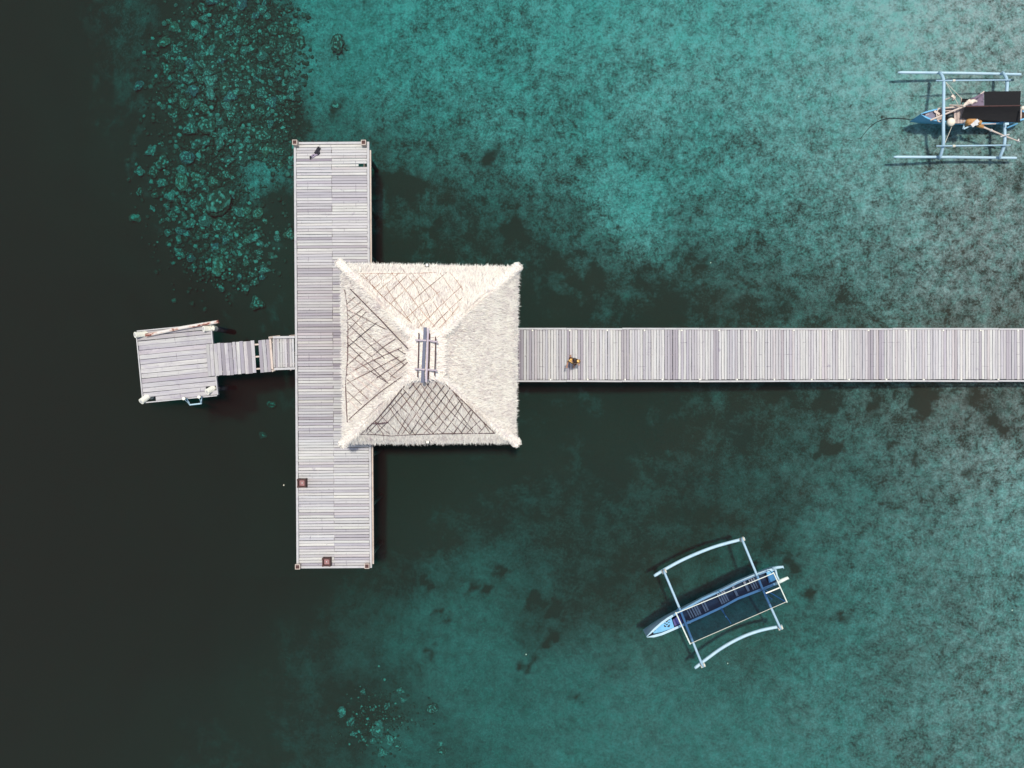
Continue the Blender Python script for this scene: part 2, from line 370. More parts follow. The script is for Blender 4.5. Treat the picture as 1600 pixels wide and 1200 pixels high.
ys = np.concatenate([np.linspace(-260, -27, 14)[:-1], np.arange(-27, 27, 0.17), np.linspace(27, 260, 14)])
gx, gy = np.meshgrid(xs, ys)
gz = np.full(gx.shape, SB_Z)
for _ in range(6):
    s = 2 * math.tan(HFOV / 2) * (CAM_H - gz) / 1600
    gpx, gpy = gx / s + 800, 600 - gy / s
    gz = -depth_at(gpx, gpy)
cov = cover_at(gpx, gpy).reshape(gx.shape)
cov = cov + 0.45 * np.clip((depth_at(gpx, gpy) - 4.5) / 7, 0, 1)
# gentle relief of the bed
rel = np.zeros(gx.shape)
for k in range(26):
    f = rng.uniform(0.3, 2.4); a = rng.uniform(0, 6.283); ph = rng.uniform(0, 6.283)
    rel += np.sin((gx * math.cos(a) + gy * math.sin(a)) * f + ph) * 0.05 / (0.6 + f)
gz = np.minimum(gz + rel * np.clip(-gz / 2.0 - 0.1, 0.06, 1.0), -0.2)
ny, nx = gx.shape
def bed_under(px, py):
    z = -float(depth_at(px, py))
    for _ in range(3):
        p = P(px, py, z); z = float(gz[min(ny - 1, np.searchsorted(ys, p.y)), min(nx - 1, np.searchsorted(xs, p.x))])
    return z
me = bpy.data.meshes.new('seabed')
idx = np.arange(nx * ny).reshape(ny, nx)
quads = np.stack([idx[:-1, :-1], idx[:-1, 1:], idx[1:, 1:], idx[1:, :-1]], -1).reshape(-1, 4)
me.from_pydata(np.stack([gx, gy, gz], -1).reshape(-1, 3).tolist(), [], quads.tolist())
me.polygons.foreach_set('use_smooth', [True] * len(me.polygons))
at = me.attributes.new('cover', 'FLOAT', 'POINT'); at.data.foreach_set('value', cov.ravel().astype(np.float32))
tuft = 0.28 + 0.72 * np.clip(1 / (1 + np.exp((gpy - 640) / 60)) + 0.75 / (1 + np.exp(-(gpx - 1290) / 80)), 0, 1)   # turf is short and smooth in the silted south
tuft = tuft * np.clip(1.25 - 0.45 * np.exp(-((gpx - 540) / 60) ** 2), 0, 1.3)
at = me.attributes.new('tuft', 'FLOAT', 'POINT'); at.data.foreach_set('value', tuft.ravel().astype(np.float32))
t = NT('sand_and_seagrass'); b = t.bsdf(0.95, 0.05)
a = t.n('ShaderNodeAttribute'); a.attribute_name = 'cover'; geo = t.n('ShaderNodeNewGeometry'); pos = geo.outputs['Position']
warp = t.n('ShaderNodeTexNoise'); warp.inputs['Scale'].default_value = 0.8; t.l(pos, warp.inputs['Vector'])
wp = t.n('ShaderNodeVectorMath', operation='MULTIPLY_ADD'); t.l(warp.outputs['Color'], wp.inputs[0]); wp.inputs[1].default_value = (0.22, 0.22, 0.22); t.l(pos, wp.inputs[2])
n1 = t.noise(wp.outputs[0], 0.8, 6, 0.62); n2 = t.noise(wp.outputs[0], 2.3, 7, 0.74); n3 = t.noise(pos, 9.0, 4, 0.8)
ta = t.n('ShaderNodeAttribute'); ta.attribute_name = 'tuft'
f = t.val('MULTIPLY_ADD', t.val('SUBTRACT', n1, 0.5), t.val('MULTIPLY_ADD', ta.outputs['Fac'], 0.5, 0.14), a.outputs['Fac'])
nn_ = t.val('ADD', t.val('MULTIPLY', t.val('SUBTRACT', n2, 0.5), 2.0), t.val('MULTIPLY', t.val('SUBTRACT', n3, 0.5), 2.0))
amp = t.val('MULTIPLY', ta.outputs['Fac'], t.smooth(a.outputs['Fac'], 1.15, 0.45))
f = t.val('MULTIPLY_ADD', nn_, t.val('MULTIPLY_ADD', amp, 0.85, 0.08), f, clamp=True)
sandc = t.ramp(t.noise(pos, 2.0, 5, 0.7), [(0.30, (0.19, 0.275, 0.24, 1)), (0.45, (0.25, 0.30, 0.275, 1)), (0.58, (0.33, 0.30, 0.28, 1)), (0.70, (0.23, 0.315, 0.285, 1))])
weedc = t.ramp(t.noise(pos, 0.5, 3, 0.6), [(0.3, (0.024, 0.027, 0.021, 1)), (0.7, (0.034, 0.027, 0.020, 1))])
t.l(t.mix(f, sandc, weedc), b.inputs['Base Color'])
t.bump(b, n2, 0.4, 0.05)
me.materials.append(t.m)
o = bpy.data.objects.new('seabed', me); C.objects.link(o); tag(o, 'pale sand and dark seagrass bed under clear teal water', kind='structure')

# water body
mb = MB(); mb.box((0, 0, -12.5), (519, 519, 25.0)); wo = mb.build('water', M['water']); tag(wo, 'calm clear teal sea that darkens over the deep', kind='structure')

# ------------------------------------------------------------------ coral heads
def coral_mesh(seed, lumps, flat, ring=False):
    r = np.random.default_rng(seed)
    bm = bmesh.new(); bmesh.ops.create_icosphere(bm, subdivisions=4 if not ring else 4, radius=1.0)
    cs = r.normal(size=(lumps, 3)); cs[:, 2] = np.abs(cs[:, 2]); cs /= np.linalg.norm(cs, axis=1)[:, None]
    sz = r.uniform(0.75, 1.2, lumps)
    tips = []
    lob = [(r.uniform(0, 6.28), r.integers(2, 5), r.uniform(0.05, 0.16)) for _ in range(3)]
    for v in bm.verts:
        p = np.array(v.co); p /= np.linalg.norm(p)
        d = np.linalg.norm(cs - p, axis=1) / sz; o2 = np.sort(d)
        spread = 1.9 / math.sqrt(lumps)
        k = max(0.0, 1 - (o2[0] / spread) ** 2)
        th = math.atan2(p[1], p[0]); out = 1 + sum(a * math.sin(n * th + ph) for ph, n, a in lob)
        rad = (0.80 + 0.26 * k) * out
        h = 1.0
        if ring: h = 1 - 0.75 * math.exp(-((p[0] ** 2 + p[1] ** 2) / 0.18)) * (p[2] > 0)
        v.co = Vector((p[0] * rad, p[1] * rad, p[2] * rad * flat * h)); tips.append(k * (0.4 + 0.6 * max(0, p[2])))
    me = bpy.data.meshes.new('coral_head'); bm.to_mesh(me); bm.free()
    at = me.attributes.new('tip', 'FLOAT', 'POINT'); at.data.foreach_set('value', np.array(tips, np.float32))
    me.polygons.foreach_set('use_smooth', [True] * len(me.polygons)); me.materials.append(M['coral'])
    return me
CORAL = [coral_mesh(i, (14, 22, 34, 48, 26, 60)[i], (0.6, 0.5, 0.65, 0.45, 0.55, 0.5)[i], i in (0, 4)) for i in range(6)]
CTONE = [(0.26, 0.235, 0.215), (0.17, 0.16, 0.145), (0.38, 0.335, 0.30), (0.19, 0.145, 0.12), (0.32, 0.22, 0.16), (0.13, 0.115, 0.09), (0.20, 0.21, 0.25)]
placed = []
def coral(px, py, rpx, label, group, tone=None, variant=None, name='coral_head'):
    z = bed_under(px, py); s = mpp(z); p = P(px, py, z); r = rpx * s
    o = bpy.data.objects.new(name, CORAL[variant if variant is not None else random.randrange(6)]); C.objects.link(o)
    q = random.uniform(0.85, 1.15)
    o.location = (p.x, p.y, z + r * 0.12); o.scale = (r * q, r / q, r * random.uniform(0.8, 1.15)); o.rotation_euler = (0, 0, random.uniform(0, 6.28))
    c = CTONE[random.randrange(7)] if tone is None else tone; k = random.uniform(0.66, 1.05)
    o.color = (c[0] * k, c[1] * k, c[2] * k, 1)
    tag(o, label, 'coral', group); placed.append((px, py, rpx)); return o
G_ = 'coral heads on the reef slope'
named = [
 (317,14,8,1,2,'oval coral head at the top edge of the outer reef'),(333,0,10,6,3,'broad bluish coral cut by the top edge of the photo'),(306,40,9,2,4,'bright ring shaped coral on the outer reef edge'),
 (276,80,10,1,3,'dim round coral in the deep water past the reef edge'),(322,49,9,0,2,'pale lumpy coral beside the bright ring shaped coral'),(316,74,8,0,1,'pale oval coral below the lumpy pale coral'),
 (460,49,8,4,5,'yellowish bushy coral close to the open sand'),(410,15,8,2,1,'bright knobbly coral near the reef top, beside the open sand'),(366,78,7,4,1,'yellow tinted flat coral in the middle of the reef'),
 (295,125,10,1,2,'striped oval coral in the dark outer slope'),(308,161,6,2,3,'small bright round coral on the dark outer slope'),(262,108,10,5,3,'dim bushy coral far out on the slope'),
 (458,117,7,2,3,'bright round coral at the inner edge of the reef'),(423,130,5,2,2,'small bright button coral among small corals'),(432,112,6,0,1,'pale cap coral just inside the reef edge'),
 (299,200,12,1,3,'wide bluish green table coral on the outer slope'),(325,198,14,5,5,'wide brown table coral beside the bluish green one'),(237,236,9,2,0,'pale triple lobed coral at the outer foot of the reef'),
 (294,247,12,6,5,'large bluish bushy coral with fine branches'),(255,255,11,5,2,'large brown round coral on the outer slope'),(285,285,13,4,5,'long yellowish finger coral clump'),(253,287,7,2,0,'pale crescent shaped coral at the dark slope'),
 (322,295,6,1,1,'round coral cap north of the big brown coral'),(262,322,6,2,3,'bluish bright coral at the lower outer reef'),(344,317,22,5,5,'very large brown coral with a pale front rim'),(322,345,11,0,1,'pale lumpy double coral in the lower reef'),
 (344,352,12,5,5,'brown coral beside the pale lumpy double coral'),(404,334,9,4,5,'yellow brown branching coral near the deck'),(399,371,9,2,4,'bright ring coral close to the deck edge'),(281,394,8,2,0,'white heart shaped coral at the foot of the slope'),
 (343,418,14,4,2,'round coral with a hollow top at the lower end of the reef'),(405,395,6,1,3,'dim oval coral below the bright ring coral'),(263,364,6,2,1,'pale pair of corals on the lower outer slope'),(219,300,6,5,2,'faint green coral deep down the slope'),
 (303,419,6,1,0,'small pale coral beyond the hollow topped coral'),(384,450,7,1,0,'faint pale coral deep below the reef'),(402,474,11,5,3,'faint round coral nearest the gangway'),(353,375,7,6,3,'bluish coral in the lower reef'),
 (528,70,13,3,5,'dark lone coral head on the open pale sand'),(525,165,7,1,4,'small lone ring coral on the sand north of the deck'),(372,50,8,0,3,'pale coral cluster head at the top of the reef'),(352,33,9,1,2,'blue green coral cluster head near the reef top'),
 (345,57,9,5,1,'coral head with a cleft beside a dark hole'),(427,48,9,5,5,'brown round coral in the upper reef'),(395,76,8,5,4,'brown ring shaped coral in the upper reef'),(407,175,8,5,5,'brown hollow coral in the middle of the reef'),
 (412,213,12,5,5,'large brown coral next to the bright sand hollow'),(330,130,12,2,3,'smooth pale coral boulder, largest of the reef'),(330,148,9,2,2,'pale coral below the smooth pale boulder'),(470,68,9,5,2,'brown coral dome beside the open sand edge'),
 (450,78,10,3,5,'broad dark coral dome near the reef edge'),(345,190,7,0,1,'pale coral above the wide brown table coral'),(320,222,10,1,0,'pale branching coral under the wide table corals'),(350,210,9,2,1,'pale finger coral column in the middle of the reef'),
 (535,1111,8,2,4,'pale ring coral in the small reef below the deck'),(549,1126,8,1,2,'lumpy coral beside the ring coral of the small reef'),(591,1142,10,2,1,'largest pale coral of the small reef below the deck'),(553,1146,5,2,0,'small crescent coral of the small reef'),
 (569,1153,6,1,0,'curved low coral at the foot of the small reef'),(583,1157,5,2,1,'round pale coral below the largest pale coral'),(610,1155,8,2,2,'pale double coral by the sand of the small reef'),(622,1163,7,1,1,'low coral at the sand edge of the small reef'),
 (605,1102,6,1,2,'coral above the largest coral of the small reef'),(626,1079,6,2,0,'flat pale coral at the top of the small reef'),(630,1093,5,2,3,'small round coral at the top of the small reef'),(568,1080,5,1,3,'lone round coral above the small reef'),
 (598,1175,8,2,3,'dim pale coral low on the sand of the small reef'),(688,1161,5,2,4,'small ring coral on the dark patch beside the small reef'),(676,1106,9,1,5,'brown low coral on the dark patch east of the small reef'),(691,1173,7,1,1,'low coral under the small ring coral'),(592,1130,6,2,1,'coral column above the largest pale coral of the small reef'),
 (411,680,6,1,1,'dim lone coral beside the deck south of the gangway'),(425,632,7,5,2,'very dim lone coral near the landing gangway'),
]
for x, y, r, tn, va, lb in named: coral(x, y, r, lb, G_, CTONE[tn], va)
DENS = [(345,110,34,90),(350,90,60,75),(400,40,75,45),(340,190,75,80),(300,290,65,75),(340,340,70,70),(430,160,50,55),(420,100,55,55),(290,110,45,60),(410,220,45,35),(360,400,60,40)]
tries = 0; n_fill = 0
while n_fill < 225 and tries < 30000:
    tries += 1
    cx, cy, sx_, sy_ = random.choice(DENS); x = random.gauss(cx, sx_ * 0.62); y = random.gauss(cy, sy_ * 0.62)
    if not (-12 < y < 470 and 195 < x < 478): continue
    if x > 468 and y > 130: continue
    if x > 462 and random.random() < 0.5: continue
    if (x - 400) ** 2 / 26 ** 2 + (y - 272) ** 2 / 22 ** 2 < 1: continue
    rr = random.choice((3.5, 4, 5, 6, 7, 8, 9))
    if any((x - a) ** 2 + (y - b_) ** 2 < (0.74 * (rr + r_)) ** 2 for a, b_, r_ in placed): continue
    zone = 'upper' if y < 130 else ('middle' if y < 270 else 'lower')
    pos_w = 'outer dark slope' if x < 310 else 'crowded crest'
    ti = random.randrange(7); adj = ('pale', 'grey', 'whitish', 'brown', 'ochre', 'dark', 'bluish')[ti]; size = 'small' if rr < 5 else 'medium'
    coral(x, y, rr, f'{size} {adj} rounded coral packed among others on the {pos_w} of the {zone} reef', f'{size} {adj} corals on the {pos_w} of the {zone} reef', CTONE[ti])
    n_fill += 1
# rubble between the heads
ico = bmesh.new(); bmesh.ops.create_icosphere(ico, subdivisions=1, radius=1.0)
ICO_V = np.array([v.co[:] for v in ico.verts]); ICO_F = np.array([[v.index for v in f.verts] for f in ico.faces]); ico.free()
rub_v, rub_f, rub_t = [], [], []
def rubble(px, py, rp):
    z = bed_under(px, py); s = mpp(z); p = P(px, py, z); r = rp * s
    q = ICO_V * rng.uniform(0.7, 1.25, (len(ICO_V), 1)); a = rng.uniform(0, 6.28)
    w = np.stack([p.x + r * (q[:, 0] * math.cos(a) - q[:, 1] * math.sin(a)), p.y + r * (q[:, 0] * math.sin(a) + q[:, 1] * math.cos(a)), z + r * 0.15 + q[:, 2] * r * 0.55], -1)
    rub_f.append(ICO_F + len(rub_v) * len(ICO_V)); rub_v.append(w); rub_t.append(np.full(len(ICO_V), 0.9 * rng.uniform(0, 1) ** 2.2))
cnt = 0
while cnt < 6500:
    cx, cy, sx_, sy_ = random.choice(DENS); x = random.gauss(cx, sx_ * 0.66); y = random.gauss(cy, sy_ * 0.68)
    if not (-15 < y < 490 and 195 < x < 500): continue
    if x > 462 and random.random() < (x - 455) / 48: continue
    if (x - 400) ** 2 / 24 ** 2 + (y - 272) ** 2 / 20 ** 2 < 1: continue
    rubble(x, y, random.choice((0.9, 1.3, 1.8, 2.4, 3.2, 4.0)) * random.uniform(.8, 1.2)); cnt += 1
for _ in range(420):
    rubble(random.gauss(585, 32), random.gauss(1125, 28), random.uniform(0.8, 2.6))
for _ in range(40): rubble(random.gauss(528, 8), random.gauss(68, 8), random.uniform(1.0, 2.6))
me = bpy.data.meshes.new('coral_rubble'); me.from_pydata(np.concatenate(rub_v).tolist(), [], np.concatenate(rub_f).tolist())
at = me.attributes.new('tip', 'FLOAT', 'POINT'); at.data.foreach_set('value', np.concatenate(rub_t).astype(np.float32))
me.polygons.foreach_set('use_smooth', [True] * len(me.polygons)); me.materials.append(M['coral'])
o = bpy.data.objects.new('coral_rubble', me); C.objects.link(o); o.color = (0.10, 0.092, 0.075, 1)
tag(o, 'small coral knobs and broken rubble strewn between the coral heads', kind='stuff')

# ------------------------------------------------------------------ boards
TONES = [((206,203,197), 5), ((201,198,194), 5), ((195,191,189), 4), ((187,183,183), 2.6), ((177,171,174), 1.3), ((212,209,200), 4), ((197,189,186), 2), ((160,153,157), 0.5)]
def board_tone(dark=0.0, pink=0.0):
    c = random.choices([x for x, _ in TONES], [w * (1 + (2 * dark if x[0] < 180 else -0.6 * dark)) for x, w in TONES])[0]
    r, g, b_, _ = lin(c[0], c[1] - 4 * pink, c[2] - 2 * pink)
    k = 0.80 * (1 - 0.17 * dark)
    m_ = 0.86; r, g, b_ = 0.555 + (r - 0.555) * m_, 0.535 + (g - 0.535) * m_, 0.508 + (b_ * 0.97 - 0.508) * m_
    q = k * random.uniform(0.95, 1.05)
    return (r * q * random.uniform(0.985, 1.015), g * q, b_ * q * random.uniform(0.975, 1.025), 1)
def board_mesh(name, x0, x1, w, h, mat, segs=1):
    """board along local x from x0 to x1, top at z=0, eased top edges"""
    c = min(0.006, w * 0.06); me = bpy.data.meshes.new(name)
    prof = [(-w / 2, -h), (-w / 2, -c), (-w / 2 + c, 0), (w / 2 - c, 0), (w / 2, -c), (w / 2, -h)]
    vs = []
    for i in range(segs + 1):
        x = x0 + (x1 - x0) * i / segs; dy = random.uniform(-0.003, 0.003)
        vs += [(x, y + dy, z) for y, z in prof]
    fs = []
    for i in range(segs):
        for j in range(6): fs.append((i * 6 + j, i * 6 + (j + 1) % 6, i * 6 + 6 + (j + 1) % 6, i * 6 + 6 + j))
    fs += [tuple(reversed(range(6))), tuple(segs * 6 + j for j in range(6))]
    me.from_pydata(vs, [], fs)
    bm = bmesh.new(); bm.from_mesh(me); bmesh.ops.recalc_face_normals(bm, faces=bm.faces); bm.to_mesh(me); bm.free()
    me.materials.append(mat); return me
def lay(mesh, parent, loc, rotz, tone, name='plank', scale=None):
    o = bpy.data.objects.new(name, mesh); C.objects.link(o); o.parent = parent
    if random.random() < 0.07: tone = (tone[0] * 0.78, tone[1] * 0.76, tone[2] * 0.80, 1)
    j_ = random.uniform(-0.0045, 0.0045); k_ = random.uniform(-0.012, 0.012)
    o.location = (loc[0] - math.sin(rotz) * j_ + math.cos(rotz) * k_, loc[1] + math.cos(rotz) * j_ + math.sin(rotz) * k_, loc[2]); o.rotation_euler = (random.uniform(-0.02, 0.02), 0, rotz + random.uniform(-0.0012, 0.0012)); o.color = tone
    o.scale = (1, random.uniform(0.90, 0.95) if random.random() < 0.12 else random.uniform(0.965, 1.01), 1)
    return o
S12 = mpp(DECK)

# --- T-head deck (rows of boards run east-west)
c_top, c_bot = P(518.0, 222.0, DECK), P(522.5, 887.5, DECK)
deck_rot = math.atan2(c_bot.x - c_top.x, -(c_bot.y - c_top.y))            # deck leans a touch off north-south
deckL = (c_bot - c_top).length; deckW = 117.5 * S12
mid = (c_top + c_bot) / 2
deck = thing('jetty_deck', 'wide T shaped jetty head of grey boards running under the thatched roof', 'jetty', (mid.x, mid.y, DECK), deck_rot)
rim = 0.10
x_in = deckW / 2 - rim - 0.012
pitch = 0.1285
nrow = int((deckL - 2 * rim) / pitch)
pitch = (deckL - 2 * rim - 0.008) / nrow
full = [board_mesh('plank', -x_in, x_in, pitch - 0.013, 0.035, M['plank'], 3) for _ in range(3)]
lft = [board_mesh('plank', -x_in, -0.004, pitch - 0.013, 0.035, M['plank'], 2) for _ in range(3)]
rgt = [board_mesh('plank', 0.004, x_in, pitch - 0.013, 0.035, M['plank'], 2) for _ in range(3)]
short = board_mesh('plank', 0.004, x_in - 0.38, pitch - 0.013, 0.035, M['plank'], 2)
for i in range(nrow):
    y = deckL / 2 - rim - 0.004 - pitch * (i + 0.5)
    frac = i / nrow; py = 222 + frac * 665
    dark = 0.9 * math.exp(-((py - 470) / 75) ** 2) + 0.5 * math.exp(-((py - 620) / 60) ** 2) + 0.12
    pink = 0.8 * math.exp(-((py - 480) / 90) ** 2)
    z = random.uniform(-0.004, 0.003)
    if random.random() < 0.18 and i not in (7, 5):
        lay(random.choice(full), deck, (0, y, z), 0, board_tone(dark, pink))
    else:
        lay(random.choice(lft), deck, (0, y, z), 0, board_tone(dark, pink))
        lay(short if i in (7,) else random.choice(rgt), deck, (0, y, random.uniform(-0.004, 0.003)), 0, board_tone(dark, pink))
def dk(x, y, z=0): return Matrix.Translation(Vector((mid.x, mid.y, DECK))) @ Matrix.Rotation(deck_rot, 4, 'Z') @ Vector((x, y, z))
def deck_beam(name, a, b_, w, h, mat, par=deck):
    mb = MB(); mb.beam(dk(*a), dk(*b_), w, h); return mb.build(name, mat, par)
hw, hl = deckW / 2, deckL / 2
for sx in (-1, 1):
    edges = np.linspace(-hl, hl, 5)
    for a, b_ in zip(edges[:-1], edges[1:]):
        o = deck_beam('edge_board', (sx * (hw - rim / 2), a + 0.004, -0.03 + random.uniform(0, 0.01)), (sx * (hw - rim / 2) + random.uniform(-.008, .008), b_ - 0.004, -0.03), rim, 0.13, M['white_wood'])
for sy in (-1, 1):
    deck_beam('edge_board', (-hw + rim + 0.003, sy * (hl - rim / 2), -0.028), (hw - rim - 0.003, sy * (hl - rim / 2), -0.028), rim, 0.13, M['white_wood'])
deck_beam('edge_rail', (hw + 0.035, -hl + 0.15, -0.16), (hw + 0.035, hl - 0.35, -0.16), 0.06, 0.12, M['cream_wood'])
for k in range(-2, 3):
    deck_beam('joist', (k * 0.55 * 1.35, -hl + rim + 0.01, -0.13), (k * 0.55 * 1.35, hl - rim - 0.01, -0.13), 0.09, 0.17, M['pile'])
for y in np.linspace(-hl + 0.3, hl - 0.3, 9):
    deck_beam('cross_beam', (-hw + 0.12, y, -0.30), (hw - 0.12, y, -0.30), 0.16, 0.16, M['pile'])
    for x in (-hw + 0.3, 0, hw - 0.3):
        p = dk(x, y, 0); zb = bed_z(p.x, p.y) - 0.4
        mb = MB(); mb.tube([(p.x, p.y, zb), (p.x, p.y, DECK - 0.385)], 0.11, 8); mb.build('piling', M['pile'], deck, True)
def corner_post(x, y, top):
    mb = MB(); w, t_ = 0.22, 0.026
    for a, b_, sx, sy in ((0, w / 2 - t_ / 2, w, t_), (0, -w / 2 + t_ / 2, w, t_), (w / 2 - t_ / 2, 0, t_, w - 2 * t_ - 0.004), (-w / 2 + t_ / 2, 0, t_, w - 2 * t_ - 0.004)):
        p = dk(x + a, y + b_, 0); mb.box((p.x, p.y, DECK + top / 2 + 0.037), (sx, sy, top), Matrix.Rotation(deck_rot, 3, 'Z'))
    o = mb.build('corner_post', M['cream_wood'], deck)
    p = dk(x, y, 0); mb = MB(); mb.box((p.x, p.y, DECK + 0.037 + top * 0.80), (w - 2 * t_ - 0.006, w - 2 * t_ - 0.006, 0.06), Matrix.Rotation(deck_rot, 3, 'Z')); mb.build('post_core', M['dark_wood'], o)
corner_post(-hw + 0.13, hl - 0.10, 0.32); corner_post(hw - 0.20, hl - 0.12, 0.30); corner_post(-hw + 0.10, -hl + 0.12, 0.22); corner_post(hw - 0.18, -hl + 0.14, 0.26)

# --- walkway to the shore
wy = (P(0, 513.2, DECK).y + P(0, 596.2, DECK).y) / 2
wW = 84.0 * S12
x0w = P(580.5, 0, DECK).x
walk = thing('walkway', 'long straight plank walkway running from the thatched pavilion out past the photo edge', 'walkway', (x0w, wy, DECK), 0.0012)
wp_ = 0.1245; rimw = 0.075
half = wW / 2 - rimw - 0.012
wm = [board_mesh('plank', -half, half, wp_ - 0.0125, 0.035, M['plank'], 3) for _ in range(4)]
for i in range(292):
    x = 0.01 + wp_ * (i + 0.5); px = 580.5 + x / S12
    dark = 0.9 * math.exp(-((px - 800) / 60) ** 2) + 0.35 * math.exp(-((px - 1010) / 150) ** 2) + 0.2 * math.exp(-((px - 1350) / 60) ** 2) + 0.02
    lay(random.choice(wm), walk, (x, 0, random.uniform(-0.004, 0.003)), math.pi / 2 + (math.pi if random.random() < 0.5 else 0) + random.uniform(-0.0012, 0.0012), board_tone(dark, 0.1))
mb = MB(); xa = x0w + 0.01 + wp_ * 292
for i in range(150):
    mb.box((xa + wp_ * (i + 0.5), wy, DECK - 0.0175), (wp_ - 0.0125, 2 * half, 0.035))
o = mb.build('planking', M['white_wood'], walk); o['kind'] = 'stuff'
xs_rail = [x0w] + [P(p, 0, DECK).x for p in (885, 972, 1092, 1218, 1394, 1560)] + [P(p, 0, DECK).x for p in (1760, 1950, 2200)]
xs_rail[-1] = xa + wp_ * 150
for sy in (-1, 1):
    for a, b_ in zip(xs_rail[:-1], xs_rail[1:]):
        yy = wy + sy * (wW / 2 - rimw / 2)
        mb = MB(); mb.beam((a + 0.004, yy + random.uniform(-.012, .012), DECK - 0.03 + random.uniform(0, .008)), (b_ - 0.004, yy + random.uniform(-.012, .012), DECK - 0.03), rimw, 0.13)
        mb.build('edge_board', M['white_wood'], walk)
for k in range(20):
    for sy, x_s in ((1, 832), (-1, 860)):
        p = P(x_s + 58.3 * k, 0, DECK); yy = wy + sy * (half - 0.02)
        mb = MB(); mb.tube([(p.x, yy, DECK + 0.002), (p.x, yy, DECK + 0.05)], [0.045, 0.03], 8); mb.build('stud', M['pipe'], walk)
for y in (-0.85, 0, 0.85):
    mb = MB(); mb.beam((x0w + 0.02, wy + y, DECK - 0.13), (xa + wp_ * 150, wy + y, DECK - 0.13), 0.10, 0.17); mb.build('joist', M['pile'], walk)
for k in range(17):
    p = P(620 + 76 * k, 0, DECK)
    mb = MB(); mb.box((p.x, wy, DECK - 0.295), (0.15, wW - 0.2, 0.15)); mb.build('cross_beam', M['pile'], walk)
    for y in (-0.95, 0.95):
        zb = bed_z(p.x, wy + y) - 0.3
        mb = MB(); mb.tube([(p.x, wy + y, zb), (p.x, wy + y, DECK - 0.372)], 0.10, 8); mb.build('piling', M['pile'], walk, True)

# ------------------------------------------------------------------ landing stage and gangways
LZ = 0.75
A, B_, D_, E_ = P(214, 518.5, LZ), P(332, 507, LZ), P(338.5, 617.5, LZ), P(222.5, 628, LZ)
cen = (A + B_ + D_ + E_) / 4
lrot = math.atan2((B_ - A).y, (B_ - A).x)
land = thing('landing_stage', 'square landing stage of weathered boards with four cream piles', 'landing stage', (cen.x, cen.y, LZ), lrot)
lw = (B_ - A).length; ll = ((A - E_).length + (B_ - D_).length) / 2
def ld(x, y, z=0): return Matrix.Translation(Vector((cen.x, cen.y, LZ))) @ Matrix.Rotation(lrot, 4, 'Z') @ Vector((x, y, z))
nL = 15; pl = ll / nL
lm = [board_mesh('plank', -lw / 2 + 0.05, lw / 2 - 0.05, pl - 0.012, 0.04, M['landing_plank'], 3) for _ in range(3)]
lm_s = board_mesh('plank', -lw / 2 + 0.62, lw / 2 - 0.05, pl - 0.012, 0.04, M['landing_plank'], 2)
lm_t = board_mesh('plank', -lw / 2 + 0.05, lw / 2 - 0.55, pl - 0.012, 0.04, M['landing_plank'], 2)
for i in range(nL):
    y = ll / 2 - pl * (i + 0.5)
    m_ = lm_s if i == nL - 1 else (lm_t if i == nL - 2 else random.choice(lm))
    lay(m_, land, (random.uniform(-.012, .012), y, random.uniform(-.006, .004)), random.uniform(-.004, .004), board_tone(random.choice((0.0, 0.2, 0.7)) if 2 < i else 0.9))
for sx in (-1, 1):
    mb = MB(); mb.beam(ld(sx * (lw / 2 - 0.02), -ll / 2, -0.03), ld(sx * (lw / 2 - 0.02), ll / 2, -0.03), 0.05, 0.14); mb.build('edge_board', M['white_wood'], land)
for sy in (-1, 1):
    mb = MB(); mb.beam(ld(-lw / 2 + 0.06, sy * (ll / 2 + 0.03), -0.04), ld(lw / 2 - 0.06, sy * (ll / 2 + 0.03), -0.04), 0.05, 0.14); mb.build('edge_board', M['white_wood'], land)
for x in (-lw / 4, 0, lw / 4):
    mb = MB(); mb.beam(ld(x, -ll / 2, -0.13), ld(x, ll / 2, -0.13), 0.1, 0.16); mb.build('joist', M['pile'], land)
for bx, by, tx, ty, tz in ((230, 521.5, 211, 523.2, 1.08), (332, 512.8, 318, 513.8, .95), (333, 606.5, 323.5, 612.5, .93), (231, 619.5, 220.5, 627.5, .95)):
    a, b_ = P(bx, by, LZ - 0.1), P(tx, ty, tz); d = (b_ - a).normalized()
    mb = MB(); mb.tube([a - Vector((0, 0, 0.35)), a, b_], 0.14, 14); o = mb.build('pile', M['pipe'], land)
    mb = MB(); mb.tube([b_ + d * 0.002, b_ + d * 0.012], [0.085, 0.08], 12); mb.build('pile_cap', M['metal'], o)
    zb = -float(depth_at(bx, by)) - 0.4
    mb = MB(); mb.tube([(a.x, a.y, -2.2), (a.x, a.y, LZ - 0.455)], 0.13, 10); mb.build('pile_foot', M['tarred'], o, True)
# ladder
lad_a, lad_b = (289, 622), (313, 619.5)
pts = []
for (x, y), (fx, fy) in ((lad_a, (297, 632.5)), (lad_b, (314.5, 630.5))):
    mb = MB(); mb.tube([P(x, y, LZ - 0.3), P(x - 2.2, y + 0.8, LZ + 0.55)], 0.07, 8); mb.build('ladder_post', M['pipe'], land)
    mb = MB(); mb.tube([P(x - 2.2, y + 0.8, LZ + 0.5), P(fx, fy, LZ + 0.1), P(fx - 1, fy - 1, -0.8)], 0.035, 7); mb.build('ladder_rail', M['boat_pale'], land)
    mb = MB(); mb.tube([P(x + 2.2, y + 0.2, LZ + 0.02), P(fx, fy, LZ + 0.1)], 0.03, 7); mb.build('ladder_rail', M['boat_pale'], land)
for z in (LZ + 0.1, LZ - 0.3, LZ - 0.7):
    mb = MB(); mb.tube([P(297, 632.5, z), P(314.5, 630.5, z)], 0.035, 7); mb.build('rung', M['boat_pale'], land)
